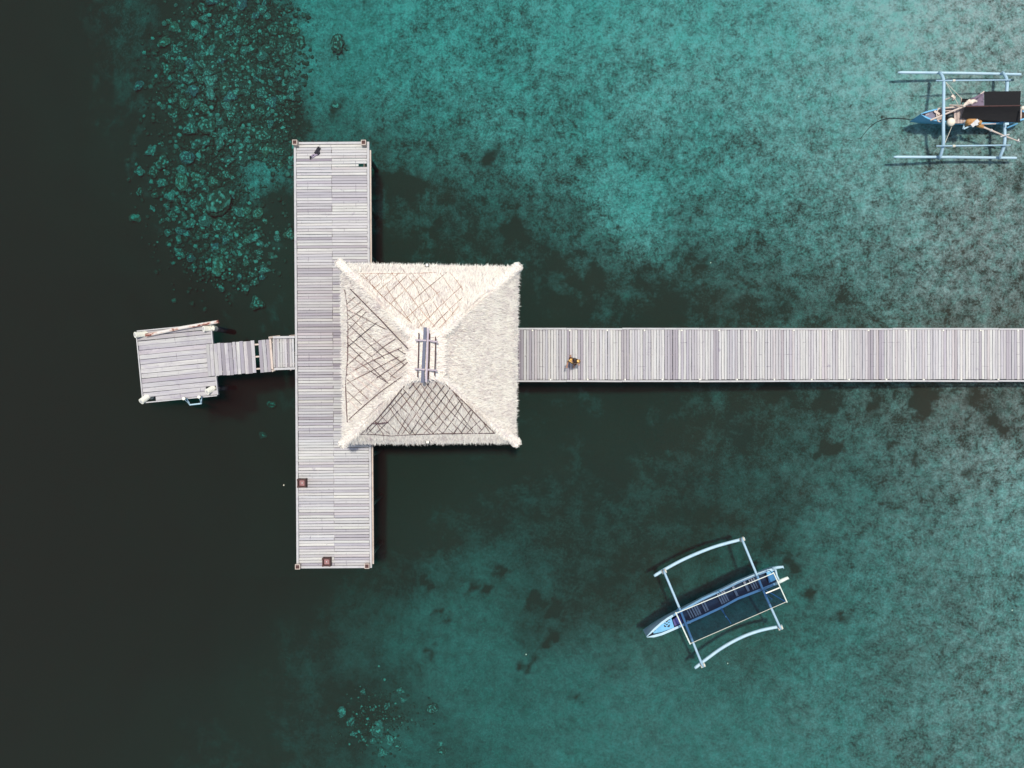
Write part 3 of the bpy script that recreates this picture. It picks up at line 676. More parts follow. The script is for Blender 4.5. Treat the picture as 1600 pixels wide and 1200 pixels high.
# pole lying along the north edge
mb = MB(); mb.tube([P(228, 524, LZ + 0.10), P(285, 512, LZ + 0.13), P(342, 502.6, LZ + 0.14)], [0.085, 0.08, 0.08], 10)
o = mb.build('loose_pole', M['rusty']); tag(o, 'white pole with rusty patches lying along the landing stage edge', 'pole')

# gangway 1 (rests on the stage, slopes up towards the deck)
def gang(name, label, tl, tr, br, bl, z0, z1, n, gaps, mat, stringers=True):
    TL, TR, BR, BL = P(*tl, z0), P(*tr, z1), P(*br, z1), P(*bl, z0)
    c0 = (TL + TR + BR + BL) / 4; rz = math.atan2(((TR + BR) - (TL + BL)).y, ((TR + BR) - (TL + BL)).x)
    g = thing(name, label, 'gangway', tuple(c0), rz)
    L = ((TR + BR) / 2 - (TL + BL) / 2).length; wd = ((TL - BL).length + (TR - BR).length) / 2
    pitch_ = L / n; slope = math.atan2(z1 - z0, L)
    ms = [board_mesh('plank', -wd / 2, wd / 2, pitch_ - 0.012, 0.035, mat, 2) for _ in range(3)]
    for i in range(n):
        if i in gaps: continue
        x = -L / 2 + pitch_ * (i + 0.5); z = (z1 - z0) * (x / L)
        o = lay(random.choice(ms), g, (x, random.uniform(-.01, .01), z), math.pi / 2 + random.uniform(-.006, .006), board_tone(random.choice((0.0, 0.6, 1.3))))
        o.rotation_euler = Euler((0, -slope, 0)).to_matrix().to_4x4().to_euler() if False else (slope, 0, o.rotation_euler[2])
    for f_ in (0.12, 0.5, 0.88):
        a = TL.lerp(BL, f_) - Vector((0, 0, 0.10)); b_ = TR.lerp(BR, f_) - Vector((0, 0, 0.10))
        mb = MB(); mb.beam(a, b_, 0.07, 0.11); mb.build('stringer', M['cream_wood'], g)
    return g
g1 = gang('gangway', 'lower plank gangway with two open gaps between landing stage and small ramp', (321, 537.5), (421, 530.8), (424, 580.5), (325, 588.5), LZ + 0.16, LZ + 0.30, 17, (13,), M['landing_plank'])
g2 = gang('ramp', 'short plank ramp with cream kerbs joining gangway and jetty deck', (424.5, 529.5), (459, 528.5), (460.5, 573.5), (427.5, 574.5), LZ + 0.32, DECK - 0.06, 9, (), M['plank'])
mb = MB(); mb.beam(P(427, 527.3, LZ + 0.42), P(461, 526.6, DECK + 0.02), 0.10, 0.12); mb.build('kerb', M['white_wood'], g2)
mb = MB(); mb.beam(P(429, 576.6, LZ + 0.42), P(461.5, 575.6, DECK + 0.02), 0.10, 0.12); mb.build('kerb', M['white_wood'], g2)
mb = MB(); mb.beam(P(422.5, 529, LZ + 0.36), P(426, 577, LZ + 0.36), 0.09, 0.10); mb.build('kerb', M['cream_wood'], g2)
for (x0, y0, x1, y1, za, zb) in ((437, 525.6, 420.5, 527.6, .1, .55), (460, 524.6, 453, 525.6, .2, .5), (437, 575.5, 425.5, 579.5, .1, .5), (460, 574.6, 454, 577, .2, .5)):
    mb = MB(); mb.beam(P(x0, y0, LZ + za), P(x1, y1, LZ + zb), 0.09, 0.09); mb.build('bracket', M['cream_wood'], g2)

# ------------------------------------------------------------------ pavilion
EZ, TZ = 3.55, 7.15
eNW, eNE, eSE, eSW = P(535, 414, EZ), P(807, 419, EZ), P(803, 689, EZ), P(538, 691, EZ)
tNW, tNE, tSE, tSW = P(643, 522, TZ), P(689, 522, TZ), P(687, 588, TZ), P(642, 588, TZ)
pc = (eNW + eNE + eSE + eSW) / 4
pav = thing('pavilion', 'square open pavilion under a steep pale thatched hip roof', 'pavilion', (pc.x, pc.y, DECK))
FACES = {'N': (eNW, eNE, tNE, tNW), 'E': (eNE, eSE, tSE, tNE), 'S': (eSE, eSW, tSW, tSE), 'W': (eSW, eNW, tNW, tSW)}
def face_pt(f, u, v):
    """u along the eave 0..1, v up the slope 0..1, with a soft belly and a rounded eave"""
    a, b_, c, d = FACES[f]
    p = a.lerp(b_, u).lerp(d.lerp(c, u), v)
    n = face_n(f)
    p = p + n * (0.10 * math.sin(math.pi * min(max(v, 0), 1)) + 0.03 * mnoise.noise(Vector((p.x * 1.1, p.y * 1.1, p.z))))
    if v < 0.08: p = p - Vector((0, 0, 1)) * 0.5 * (0.08 - v) * 3
    return p
def face_n(f):
    a, b_, c, d = FACES[f]
    n = (b_ - a).cross(d - a).normalized()
    return n if n.z > 0 else -n
slope_objs = {}
for f in 'NESW':
    mb = MB(); nu, nv = 34, 26; base = []
    vs = [face_pt(f, i / nu, -0.02 + 1.02 * j / nv) for j in range(nv + 1) for i in range(nu + 1)]
    fs = [(j * (nu + 1) + i, j * (nu + 1) + i + 1, (j + 1) * (nu + 1) + i + 1, (j + 1) * (nu + 1) + i) for j in range(nv) for i in range(nu)]
    k = len(vs)
    # underside, 0.3 m in
    off = Vector((0, 0, -0.32))
    vs += [p + off for p in vs[:k]]; fs += [tuple(reversed([q + k for q in fc])) for fc in fs[:nu * nv]]
    rimi = list(range(nu + 1)); fs += [(rimi[i + 1], rimi[i], rimi[i] + k, rimi[i + 1] + k) for i in range(nu)]
    mb.add(vs, fs); slope_objs[f] = mb.build('roof_slope', M['thatch'], pav, True)
# loose straw blades
def straw(items, parent, name='thatch_straw'):
    vs, fs, tone = [], [], []
    inv = ROOT[root_of(parent).name]
    for p, d, side, L, w, tn in items:
        p = inv @ p
        o = len(vs); q = p + d * L
        m_ = p + d * L * 0.55
        vs += [p - side * w, p + side * w, m_ + side * w * 0.9, m_ - side * w * 0.9, q]
        fs += [(o, o + 1, o + 2, o + 3), (o + 3, o + 2, o + 4)]; tone += [tn] * 5
    me = bpy.data.meshes.new(name); me.from_pydata([tuple(v) for v in vs], [], fs)
    at = me.attributes.new('tone', 'FLOAT', 'POINT'); at.data.foreach_set('value', np.array(tone, np.float32))
    me.materials.append(M['straw'])
    o = bpy.data.objects.new(name, me); C.objects.link(o); o.parent = parent; o['kind'] = 'stuff'; return o
for f in 'NESW':
    a, b_, c, d = FACES[f]; n = face_n(f); along = (b_ - a).normalized(); down = ((a + b_) / 2 - (c + d) / 2); down = (down - along * down.dot(along)).normalized()
    items = []; area_w = []
    for _ in range(14500):
        v = 1 - math.sqrt(random.random()) * 1.0
        v = min(max(v, 0.0), 0.98); u = random.random()
        p = face_pt(f, u, v)
        clump = mnoise.noise(Vector((p.x * 2.2, p.y * 2.2, p.z * 2.2 + 9)))
        ang = random.gauss(0, 0.26) + clump * 0.28
        dd_ = (down * math.cos(ang) + along * math.sin(ang) + n * random.uniform(-0.02, 0.16)).normalized()
        side = n.cross(dd_).normalized(); side = (side + n * random.gauss(0, 0.30)).normalized()
        items.append((p + n * random.uniform(0.005, 0.05), dd_, side, random.uniform(0.12, 0.34), random.uniform(0.006, 0.013), min(1, max(0, random.gauss(0.55, 0.24) + clump * 0.25))))
    # ragged eave
    for _ in range(2600):
        u = random.uniform(-0.005, 1.005); p = face_pt(f, u, random.uniform(-0.02, 0.05))
        rag = 0.5 + 0.5 * mnoise.noise(Vector((p.x * 3, p.y * 3, 2)))
        ang = random.gauss(0, 0.25)
        dd_ = (down * math.cos(ang) + along * math.sin(ang) - Vector((0, 0, random.uniform(-0.1, 0.7)))).normalized()
        side = n.cross(dd_).normalized()
        items.append((p, dd_, side, random.uniform(0.04, 0.10) + 0.14 * rag, random.uniform(0.008, 0.018), min(1, max(0, random.gauss(0.6, 0.25)))))
    straw(items, slope_objs[f])
# hip rolls
def hip(e, tpt, f1, f2, tipdir):
    n = (face_n(f1) + face_n(f2)).normalized()
    pts, rs = [], []
    for i in range(15):
        k = i / 14
        p = e.lerp(tpt, k) - n * 0.05 + Vector((0, 0, -0.12 * math.sin(math.pi * k)))
        p += Vector((mnoise.noise(p * 1.3), mnoise.noise(p * 1.3 + Vector((5, 0, 0))), 0)) * 0.07
        pts.append(p); rs.append((0.215 - 0.055 * k) * (1 + 0.16 * mnoise.noise(p * 2.1)))
    out = Vector((e.x - pc.x, e.y - pc.y, 0)).normalized()
    pts = [pts[0] + out * 0.20 + Vector((0, 0, -0.14)), pts[0] + out * 0.15 + Vector((0, 0, -0.03)), pts[0] + out * 0.05 + Vector((0, 0, 0.03))] + pts[1:]; rs = [0.15, 0.21, 0.23] + rs[1:]
    mb = MB(); mb.tube(pts, rs, 14); h = mb.build('hip_roll', M['thatch'], pav, True)
    items = []
    axis = (tpt - e).normalized()
    for _ in range(3800):
        k = random.random() * (len(pts) - 1.001); i = int(k); q = pts[i].lerp(pts[i + 1], k - i); r_ = rs[i] * (1 - k + i) + rs[i + 1] * (k - i)
        ax = (pts[i + 1] - pts[i]).normalized(); a_ = random.gauss(0, 0.95)
        s1 = n.cross(ax).normalized(); up = ax.cross(s1); up = up if up.z > 0 else -up
        nn = (up * math.cos(a_) + s1 * math.sin(a_)).normalized()
        tang = (s1 * math.cos(a_) - up * math.sin(a_)) * (1 if a_ > 0 else -1)
        dd_ = (tang * random.uniform(0.7, 1.0) - ax * random.uniform(0.0, 0.7) + nn * random.uniform(0, 0.25) + Vector((random.gauss(0, .2), random.gauss(0, .2), 0))).normalized()
        if random.random() < 0.15: dd_ = (dd_ + out * 0.6).normalized()
        side = nn.cross(dd_).normalized(); side = (side + nn * random.gauss(0, 0.35)).normalized()
        items.append((q + nn * (r_ - 0.01), dd_, side, random.uniform(0.08, 0.24) * (0.5 if k < 3.2 else 1.0), random.uniform(0.006, 0.013), min(1, max(0, random.gauss(0.55, 0.22)))))
    straw(items, h)
hip(eNW, tNW, 'N', 'W', 0); hip(eNE, tNE, 'N', 'E', 0); hip(eSE, tSE, 'S', 'E', 0); hip(eSW, tSW, 'S', 'W', 0)
# saddle over the ridge
mb = MB(); nu, nv = 14, 18; vs = []
for j in range(nv + 1):
    for i in range(nu + 1):
        u, v = i / nu, j / nv
        p = tNW.lerp(tNE, u).lerp(tSW.lerp(tSE, u), v)
        ex = (u - 0.5) * 2; ey = (v - 0.5) * 2
        p = p + Vector((ex * 0.08, -ey * 0.08, 0)); p.z = TZ + 0.52 * (1 - (ex * ex + 0.02) ** 0.5) * (1 - 0.35 * abs(ey) ** 4) - 0.06 + 0.05 * mnoise.noise(p * 2.5) - 0.12 * max(0, abs(ey) - 0.8)
        vs.append(p)
fs = [(j * (nu + 1) + i, j * (nu + 1) + i + 1, (j + 1) * (nu + 1) + i + 1, (j + 1) * (nu + 1) + i) for j in range(nv) for i in range(nu)]
mb.add(vs, fs); cap = mb.build('ridge_cap', M['thatch'], pav, True)
items = []
for _ in range(3000):
    u, v = random.random(), random.random(); p = tNW.lerp(tNE, u).lerp(tSW.lerp(tSE, u), v); ex = (u - .5) * 2; ey = (v - .5) * 2
    p = p + Vector((ex * 0.08, -ey * 0.08, 0)); p.z = TZ + 0.52 * (1 - (ex * ex + 0.02) ** 0.5) * (1 - 0.35 * abs(ey) ** 4) - 0.05 - 0.12 * max(0, abs(ey) - 0.8)
    d_ = Vector((math.copysign(1, ex), random.gauss(0, 0.25) - (0.9 * ey if abs(ey) > 0.75 else 0), -0.8 + random.uniform(0, .25))).normalized()
    side = Vector((0, 0, 1)).cross(d_).normalized(); side = (side + Vector((0, 0, random.gauss(0, 0.3)))).normalized()
    items.append((p, d_, side, random.uniform(0.12, 0.36), random.uniform(0.007, 0.015), min(1, max(0, random.gauss(0.5, 0.25)))))
straw(items, cap)
# ridge timbers
def on(px, py, z): return P(px, py, z)
RZ = TZ + 0.50
for a, b_, w, h, m_, nm in (((664.5, 511.5), (660, 598), 0.12, 0.05, 'ridge_sheet', 'ridge_sheet'), ((669, 513), (666, 597), 0.07, 0.08, 'lilac_wood', 'ridge_pole')):
    mb = MB(); mb.beam(on(*a, RZ), on(*b_, RZ), w, h); mb.build(nm, M[m_], pav)
for a, b_ in (((654.5, 520), (652.5, 589)), ((671.3, 521), (669, 593)), ((680.5, 526), (679, 587)), ((663, 515), (658.5, 596))):
    mb = MB(); mb.tube([on(*a, RZ - 0.05), on((a[0] + b_[0]) / 2 + .4, (a[1] + b_[1]) / 2, RZ - 0.02), on(*b_, RZ - 0.05)], 0.022, 6); mb.build('ridge_stick', M['dark_wood'], pav)
for a, b_ in (((649, 531.5), (666, 532)), ((670, 532), (684, 534.5)), ((648, 576.5), (664, 577.5)), ((668, 577.5), (683, 579))):
    mb = MB(); mb.tube([on(*a, RZ - 0.01), on(*b_, RZ + 0.03)], 0.035, 6); mb.build('cross_stick', M['lilac_wood'], pav)
# lattice of sticks tied over the thatch
def on_face(f, px, py, lift=0.07):
    a, b_, c, d = FACES[f]; n = face_n(f); z = (EZ + TZ) / 2
    for _ in range(14):
        p = P(px, py, z); zp = a.z - (n.x * (p.x - a.x) + n.y * (p.y - a.y)) / n.z; z = 0.4 * z + 0.6 * zp
    p = P(px, py, z)
    e1 = ((p - (a + b_) / 2).dot(((c + d) / 2 - (a + b_) / 2))) / ((c + d) / 2 - (a + b_) / 2).length_squared
    return p + n * (lift + 0.10 * math.sin(math.pi * min(max(e1, 0), 1)))
def inside(poly, x, y):
    r_ = False; n = len(poly)
    for i in range(n):
        x1, y1 = poly[i]; x2, y2 = poly[(i + 1) % n]
        if (y1 > y) != (y2 > y) and x < (x2 - x1) * (y - y1) / (y2 - y1) + x1: r_ = not r_
    return r_
def stick(f, pts, r_, col):
    mb = MB(); q = []
    for i in range(len(pts) - 1):
        for k in range(2):
            t_ = k / 2; q.append(on_face(f, pts[i][0] * (1 - t_) + pts[i + 1][0] * t_, pts[i][1] * (1 - t_) + pts[i + 1][1] * t_) + Vector((0, 0, random.uniform(-.01, .015))))
    q.append(on_face(f, *pts[-1])); mb.tube(q, [r_ * (0.75 + 0.5 * random.random()) for _ in q], 5)
    o = mb.build('stick', M['stick'], slope_objs[f]); c = lin(*col); k = random.uniform(0.8, 1.25); o.color = (c[0] * k, c[1] * k, c[2] * k, 1); return o
def lattice(f, poly, step, angs, r_, cols, keep):
    cx = sum(p[0] for p in poly) / len(poly); cy = sum(p[1] for p in poly) / len(poly)
    for ang in angs:
        for k in range(-22, 23):
            a_ = R(ang + random.gauss(0, 4)); off = k * step + random.uniform(-2.6, 2.6)
            ox, oy = cx - math.sin(a_) * off, cy + math.cos(a_) * off
            run = []; runs = []
            bend = random.gauss(0, 0.0006)
            for s_ in range(-160, 161, 2):
                x, y = ox + math.cos(a_) * s_ - math.sin(a_) * bend * s_ * s_, oy + math.sin(a_) * s_ + math.cos(a_) * bend * s_ * s_
                if inside(poly, x, y): run.append((x, y))
                else:
                    if len(run) > 5: runs.append(run)
                    run = []
            for run in runs:
                i = 0
                while i < len(run) - 5:
                    L = random.randint(14, 55); seg = run[i:i + L]
                    if len(seg) >= 5 and random.random() < keep:
                        pts = [(seg[0][0] + random.uniform(-1, 1), seg[0][1] + random.uniform(-1, 1)), seg[len(seg) // 2], (seg[-1][0] + random.uniform(-1.4, 1.4), seg[-1][1] + random.uniform(-1.4, 1.4))]
                        stick(f, pts, r_, random.choice(cols))
                    i += L + (random.randint(1, 5) if random.random() < 0.4 else 0)
DK = [(92, 72, 70), (110, 86, 80), (82, 64, 66), (132, 106, 98)]
RD = [(150, 104, 82), (168, 124, 100), (136, 92, 76), (180, 140, 116)]
lattice('W', [(545, 458), (556, 462), (636, 545), (640, 578), (624, 590), (548, 652), (543, 600)], 11.0, (39, -38), 0.0145, DK + [(200, 180, 168)], 0.95)
lattice('S', [(567, 675), (632, 602), (640, 596), (688, 594), (700, 600), (772, 672), (700, 676)], 10.5, (50, -52), 0.0145, DK, 0.95)
lattice('N', [(562, 430), (722, 427), (724, 470), (704, 508), (690, 516), (652, 516), (590, 462)], 11.5, (53, -45), 0.0092, RD, 0.86)
for f, pts, r_, col in (('W', [(541, 453), (545, 475), (547, 500), (546.5, 560), (543, 600), (544, 630), (546, 660)], .02, DK[0]), ('W', [(551, 452), (570, 470), (600, 500), (640, 545)], .02, DK[0]), ('W', [(549, 655), (600, 612), (632, 588)], .018, DK[1]),
    ('S', [(564, 675), (590, 676), (612, 678), (640, 676), (690, 674), (773, 673)], .02, DK[0]), ('S', [(563, 676), (590, 650), (632, 600)], .022, DK[0]), ('S', [(696, 597), (730, 628), (773, 673)], .02, DK[1]), ('S', [(581, 657), (595, 657), (607, 655)], .035, DK[2]),
    ('N', [(560, 431), (600, 431), (645, 431), (681, 429)], .010, RD[0]), ('N', [(625, 418), (650, 452), (662, 480), (672, 500)], .010, RD[2]), ('N', [(563, 432), (605, 475), (640, 505)], .010, RD[1])):
    stick(f, pts, r_, col)
# eave lamps, posts and beams
for px, py, dy in ((667.5, 414.6, -1), (668.5, 690.4, 1)):
    p = P(px, py, EZ + 0.06)
    mb = MB(); mb.box((p.x, p.y, p.z), (0.17, 0.17, 0.16)); o = mb.build('eave_lamp', M['black_paint'], pav)
    mb = MB(); mb.box((p.x, p.y, p.z + 0.085), (0.11, 0.11, 0.02)); mb.build('lamp_cap', M['pipe'], o)
for px in (560, 671, 783):
    for py in (438, 552, 667):
        if px == 671 and py == 552: continue
        p = P(px, py, 2.3); zb = DECK + 0.001
        if px > 600: zb = bed_z(p.x, p.y) - 0.3
        mb = MB(); mb.tube([(p.x, p.y, zb), (p.x, p.y, EZ - 0.02)], 0.12, 10); mb.build('post', M['dark_wood'], pav, True)
for a, b_ in (((560, 438), (783, 438)), ((560, 667), (783, 667)), ((560, 438), (560, 667)), ((783, 438), (783, 667))):
    mb = MB(); q = P(*a, 2.3); w_ = P(*b_, 2.3); q.z = w_.z = EZ - 0.13; mb.beam(q, w_, 0.14, 0.2); mb.build('ring_beam', M['dark_wood'], pav)
# platform under the roof beside the T-head
pa, pb = P(582.5, 430, DECK), P(790, 675, DECK)
for a, b_ in ((P(0, 430, DECK).y, wy + wW / 2 + 0.01), (wy - wW / 2 - 0.01, P(0, 675, DECK).y)):
    nb = int(abs(a - b_) / 0.2); 
    m_ = board_mesh('floor_board', pa.x + 0.06 - pc.x, pb.x - pc.x, 0.185, 0.035, M['timber'], 1)
    for k in range(nb):
        y = min(a, b_) + 0.2 * (k + 0.5); lay(m_, pav, (0, y - pc.y, -0.002), 0, board_tone(0.4), 'floor_board')

# ------------------------------------------------------------------ things on the deck
def bin_(px, py, label, w, h):
    p = P(px, py, DECK + h / 2)
    t_ = thing('wooden_bin', label, 'bin', (p.x, p.y, DECK + 0.004), deck_rot, 'square brown bins on the jetty deck')
    rot = Matrix.Rotation(deck_rot, 3, 'Z'); zb = DECK + 0.004
    for a in range(4):
        rr = rot @ Matrix.Rotation(a * math.pi / 2, 3, 'Z')
        c = Vector((p.x, p.y, zb + h / 2)) + rr @ Vector((0, w / 2 - 0.03, 0))
        mb = MB(); mb.box(c, (w - (0 if a % 2 == 0 else 0.13), 0.055, h), rr); mb.build('side_board', M['dark_wood'], t_)
    mb = MB(); mb.box((p.x, p.y, zb + h * 0.55), (w - 0.135, w - 0.135, 0.03), rot); mb.build('inner_tray', M['bin_floor'], t_)
    mb = MB(); mb.ball((p.x, p.y, zb + h * 0.58 + 0.02), (0.035, 0.035, 0.03), 8, 6); mb.build('knob', M['metal'], t_)
    for a in range(4):
        rr = rot @ Matrix.Rotation(a * math.pi / 2, 3, 'Z'); c = Vector((p.x, p.y, zb + h / 2 + 0.012)) + rr @ Vector((w / 2 - 0.035, w / 2 - 0.035, 0))
        mb = MB(); mb.box(c, (0.075, 0.075, h + 0.03), rr); mb.build('corner_batten', M['dark_wood'], t_)
bin_(472.5, 754.5, 'square brown wooden bin with a faded tray at the deck side edge', 0.39, 0.34)
bin_(511, 877.5, 'square brown wooden bin with a pale knob at the deck end', 0.38, 0.30)
# dark rope left on the deck
p0 = P(493, 238, DECK)
rp = thing('mooring_rope', 'dark tangled rope with a lilac tail left lying near the deck corner', 'rope', (p0.x, p0.y, DECK))
def dz(x, y, h=0.03): return P(x, y, DECK + h)
mb = MB(); mb.tube([dz(497.5, 229), dz(497, 232), dz(495.8, 235), dz(494.5, 238, .06), dz(493, 238.6, .05), dz(491.5, 238.3)], [.03, .06, .075, .085, .06, .035], 8)
mb.tube([dz(500.7, 231.3), dz(499, 233), dz(497.5, 236), dz(497.8, 239, .05), dz(496, 241, .05)], [.045, .04, .06, .07, .05], 8); mb.build('rope_bundle', M['tarred'], rp, True)
mb = MB(); mb.tube([dz(498, 237, .07), dz(497.5, 240), dz(494.5, 241.6), dz(490.5, 241.4), dz(487.5, 242.8), dz(485.6, 245.5)], .032, 7)
mb.tube([dz(496.5, 241.5), dz(492.5, 243), dz(490, 245.2), dz(487, 246)], .03, 7); mb.build('rope_tail', M['lilac_rope'], rp, True)
mb = MB(); mb.ball(dz(485.2, 245.6, .04), (.05, .06, .045)); mb.ball(dz(485, 248, .03), (.04, .035, .035)); mb.build('rope_knot', M['tarred'], rp, True)

# ------------------------------------------------------------------ person on the walkway
pp = P(893.5, 565.0, DECK)
person = thing('person', 'person with dark hair in a gold patterned shirt walking on the walkway', 'person', (pp.x, pp.y, DECK + 0.002), R(-8))
def skin_mesh(name, verts, edges, radii, mat, parent, sub=2):
    me = bpy.data.meshes.new(name); me.from_pydata(verts, edges, [])
    o = bpy.data.objects.new(name, me); C.objects.link(o)
    m_ = o.modifiers.new('skin', 'SKIN'); m_.use_smooth_shade = True
    for i, r_ in enumerate(radii):
        sv_ = me.skin_vertices[0].data[i]; sv_.radius = r_ if isinstance(r_, tuple) else (r_, r_); sv_.use_root = (i == 0)
    s_ = o.modifiers.new('sub', 'SUBSURF'); s_.levels = sub; s_.render_levels = sub
    dg = bpy.context.evaluated_depsgraph_get(); ev = o.evaluated_get(dg)
    nm = bpy.data.meshes.new_from_object(ev); nm.materials.clear(); nm.materials.append(mat)
    o.modifiers.clear(); o.data = nm; bpy.data.meshes.remove(me)
    nm.polygons.foreach_set('use_smooth', [True] * len(nm.polygons)); o.parent = parent; return o
# facing local -y; stride with the right foot forward
bv = [(0, 0, .92), (0, -.01, 1.10), (0, -.02, 1.30), (0, -.02, 1.42), (0, -.03, 1.50), (0, -.045, 1.60), (0, -.045, 1.67),
      (.10, -.05, .86), (.11, -.17, .48), (.11, -.17, .09), (.12, -.29, .04),
      (-.10, .04, .86), (-.11, .13, .50), (-.11, .27, .12), (-.12, .17, .04),
      (.17, -.01, 1.40), (.255, .07, 1.16), (.27, -.04, .96), (.275, -.09, .88),
      (-.17, -.01, 1.40), (-.25, -.06, 1.16), (-.26, -.22, 1.03), (-.26, -.28, .99)]
be = [(0, 1), (1, 2), (2, 3), (3, 4), (4, 5), (5, 6), (0, 7), (7, 8), (8, 9), (9, 10), (0, 11), (11, 12), (12, 13), (13, 14), (3, 15), (15, 16), (16, 17), (17, 18), (3, 19), (19, 20), (20, 21), (21, 22)]
br = [(.15, .10), (.13, .09), (.16, .11), (.10, .08), .05, (.075, .09), (.06, .075), .085, .058, .042, .036, .085, .058, .042, .036, .06, .043, .034, .03, .06, .043, .034, .03]
body = skin_mesh('body', bv, be, br, M['skin'], person)
for sx, hx, hy, hz in ((1, .275, -.09, .88), (-1, -.26, -.28, .99)):
    for k in range(5):
        a = (k - 2) * 0.018
        vs = [(hx, hy, hz), (hx + a, hy - .045, hz - .02), (hx + a * 1.3, hy - .075 + abs(k - 1.5) * .006, hz - .055), (hx + a * 1.2, hy - .07, hz - .08)] if k < 4 else [(hx, hy, hz), (hx - sx * .035, hy - .025, hz - .015), (hx - sx * .045, hy - .05, hz - .035)]
        skin_mesh('finger', vs, [(i, i + 1) for i in range(len(vs) - 1)], [.016, .010, .009, .008][:len(vs)], M['skin'], body, 1)
shv = [(0, 0, .93), (0, -.01, 1.10), (0, -.02, 1.30), (0, -.02, 1.43), (.17, -.01, 1.41), (.225, .04, 1.25), (-.17, -.01, 1.41), (-.22, -.035, 1.25)]
skin_mesh('shirt', shv, [(0, 1), (1, 2), (2, 3), (3, 4), (4, 5), (3, 6), (6, 7)], [(.175, .125), (.16, .115), (.185, .135), (.11, .09), .078, .068, .078, .068], M['shirt'], body)
skin_mesh('shorts', [(0, 0, .95), (0, 0, .86), (.10, -.06, .78), (.11, -.13, .58), (-.10, .05, .78), (-.11, .11, .58)], [(0, 1), (1, 2), (2, 3), (1, 4), (4, 5)], [(.165, .12), (.16, .12), .11, .085, .11, .085], M['shorts'], body)
skin_mesh('hair', [(0, -.02, 1.71), (0, .02, 1.64), (0, .07, 1.56), (0, .09, 1.44), (.02, -.06, 1.70)], [(0, 1), (1, 2), (2, 3), (0, 4)], [(.085, .08), (.10, .09), (.085, .07), (.05, .04), (.06, .05)], M['hair'], body)
mb = MB(); m4 = Matrix.Translation(Vector((pp.x, pp.y, DECK + 0.002))) @ Matrix.Rotation(R(-8), 4, 'Z')
mb.ball(m4 @ Vector((0, -.155, 1.60)), (.014, .022, .022), 8, 6)
mb.build('nose', M['skin'], body, True)
for sx in (-1, 1):
    mb = MB(); mb.ball(m4 @ Vector((sx * .033, -.128, 1.625)), .012, 8, 6); mb.build('eye', M['pipe'], body, True)
    mb = MB(); mb.ball(m4 @ Vector((sx * .088, -.04, 1.60)), (.012, .025, .035), 8, 6); mb.build('ear', M['skin'], body, True)
mb = MB(); mb.ball(m4 @ Vector((0, -.135, 1.565)), (.025, .012, .008), 8, 6); mb.build('mouth', M['shorts'], body, True)

# ------------------------------------------------------------------ boats
def loft(sections, close_ends=True):
    """sections: lists of points with equal counts (open strips)"""
    n = len(sections[0]); vs = [p for s_ in sections for p in s_]; fs = []
    for i in range(len(sections) - 1):
        for j in range(n - 1):
            fs.append((i * n + j, i * n + j + 1, (i + 1) * n + j + 1, (i + 1) * n + j))
    return vs, fs
def hull(parent, L_pts, R_pts, zg, keel, wall, mat, inner_mat, floor_z=0.14):
    """two gunwale lines (photo points) lofted to a V bottom, double skinned"""
    out, inn = [], []
    for (a, b_, z) in zip(L_pts, R_pts, zg):
        A_, B2 = P(*a, z), P(*b_, z); c = (A_ + B2) / 2; d = (B2 - A_); w = d.length; u = d.normalized() if w > 1e-5 else Vector((0, 1, 0))
        k = keel
        out.append([A_, A_.lerp(c, 0.12) + Vector((0, 0, -z * 0.55)), A_.lerp(c, 0.45) + Vector((0, 0, k * 0.6 - z)), c + Vector((0, 0, k - z)), B2.lerp(c, 0.45) + Vector((0, 0, k * 0.6 - z)), B2.lerp(c, 0.12) + Vector((0, 0, -z * 0.55)), B2])
        wi = min(wall, w * 0.35)
        A3, B3 = A_ + u * wi, B2 - u * wi
        inn.append([A3 + Vector((0, 0, 0.0)), A3.lerp(c, 0.10) + Vector((0, 0, (floor_z - z) * 0.9)), c.lerp(A3, 0.45) + Vector((0, 0, floor_z - z)), c + Vector((0, 0, floor_z - z)), c.lerp(B3, 0.45) + Vector((0, 0, floor_z - z)), B3.lerp(c, 0.10) + Vector((0, 0, (floor_z - z) * 0.9)), B3])
    mb = MB(); vs, fs = loft(out); mb.add(vs, fs); n = 7
    mb.f.append(tuple(range(n))); mb.f.append(tuple(reversed(range((len(out) - 1) * n, len(out) * n))))
    h = mb.build('hull', mat, parent, True)
    mb = MB(); vs, fs = loft(inn); mb.add(vs, fs); mb.build('inner_lining', inner_mat, h, True)
    # gunwales
    for si in (0, 6):
        mb = MB()
        o_ = [s_[si] for s_ in out]; i_ = [s_[si] for s_ in inn]; k = len(o_)
        vs = [p + Vector((0, 0, 0.035)) for p in o_] + [p + Vector((0, 0, 0.035)) for p in i_] + [p - Vector((0, 0, 0.03)) for p in o_] + [p - Vector((0, 0, 0.03)) for p in i_]
        fs = []
        for j in range(k - 1):
            fs += [(j, j + 1, k + j + 1, k + j), (2 * k + j, 3 * k + j, 3 * k + j + 1, 2 * k + j + 1), (j, 2 * k + j, 2 * k + j + 1, j + 1), (k + j, k + j + 1, 3 * k + j + 1, 3 * k + j)]
        mb.add(vs, fs); mb.build('gunwale', mat, h)
    return h
BG = 'outrigger boats moored beside the walkway'
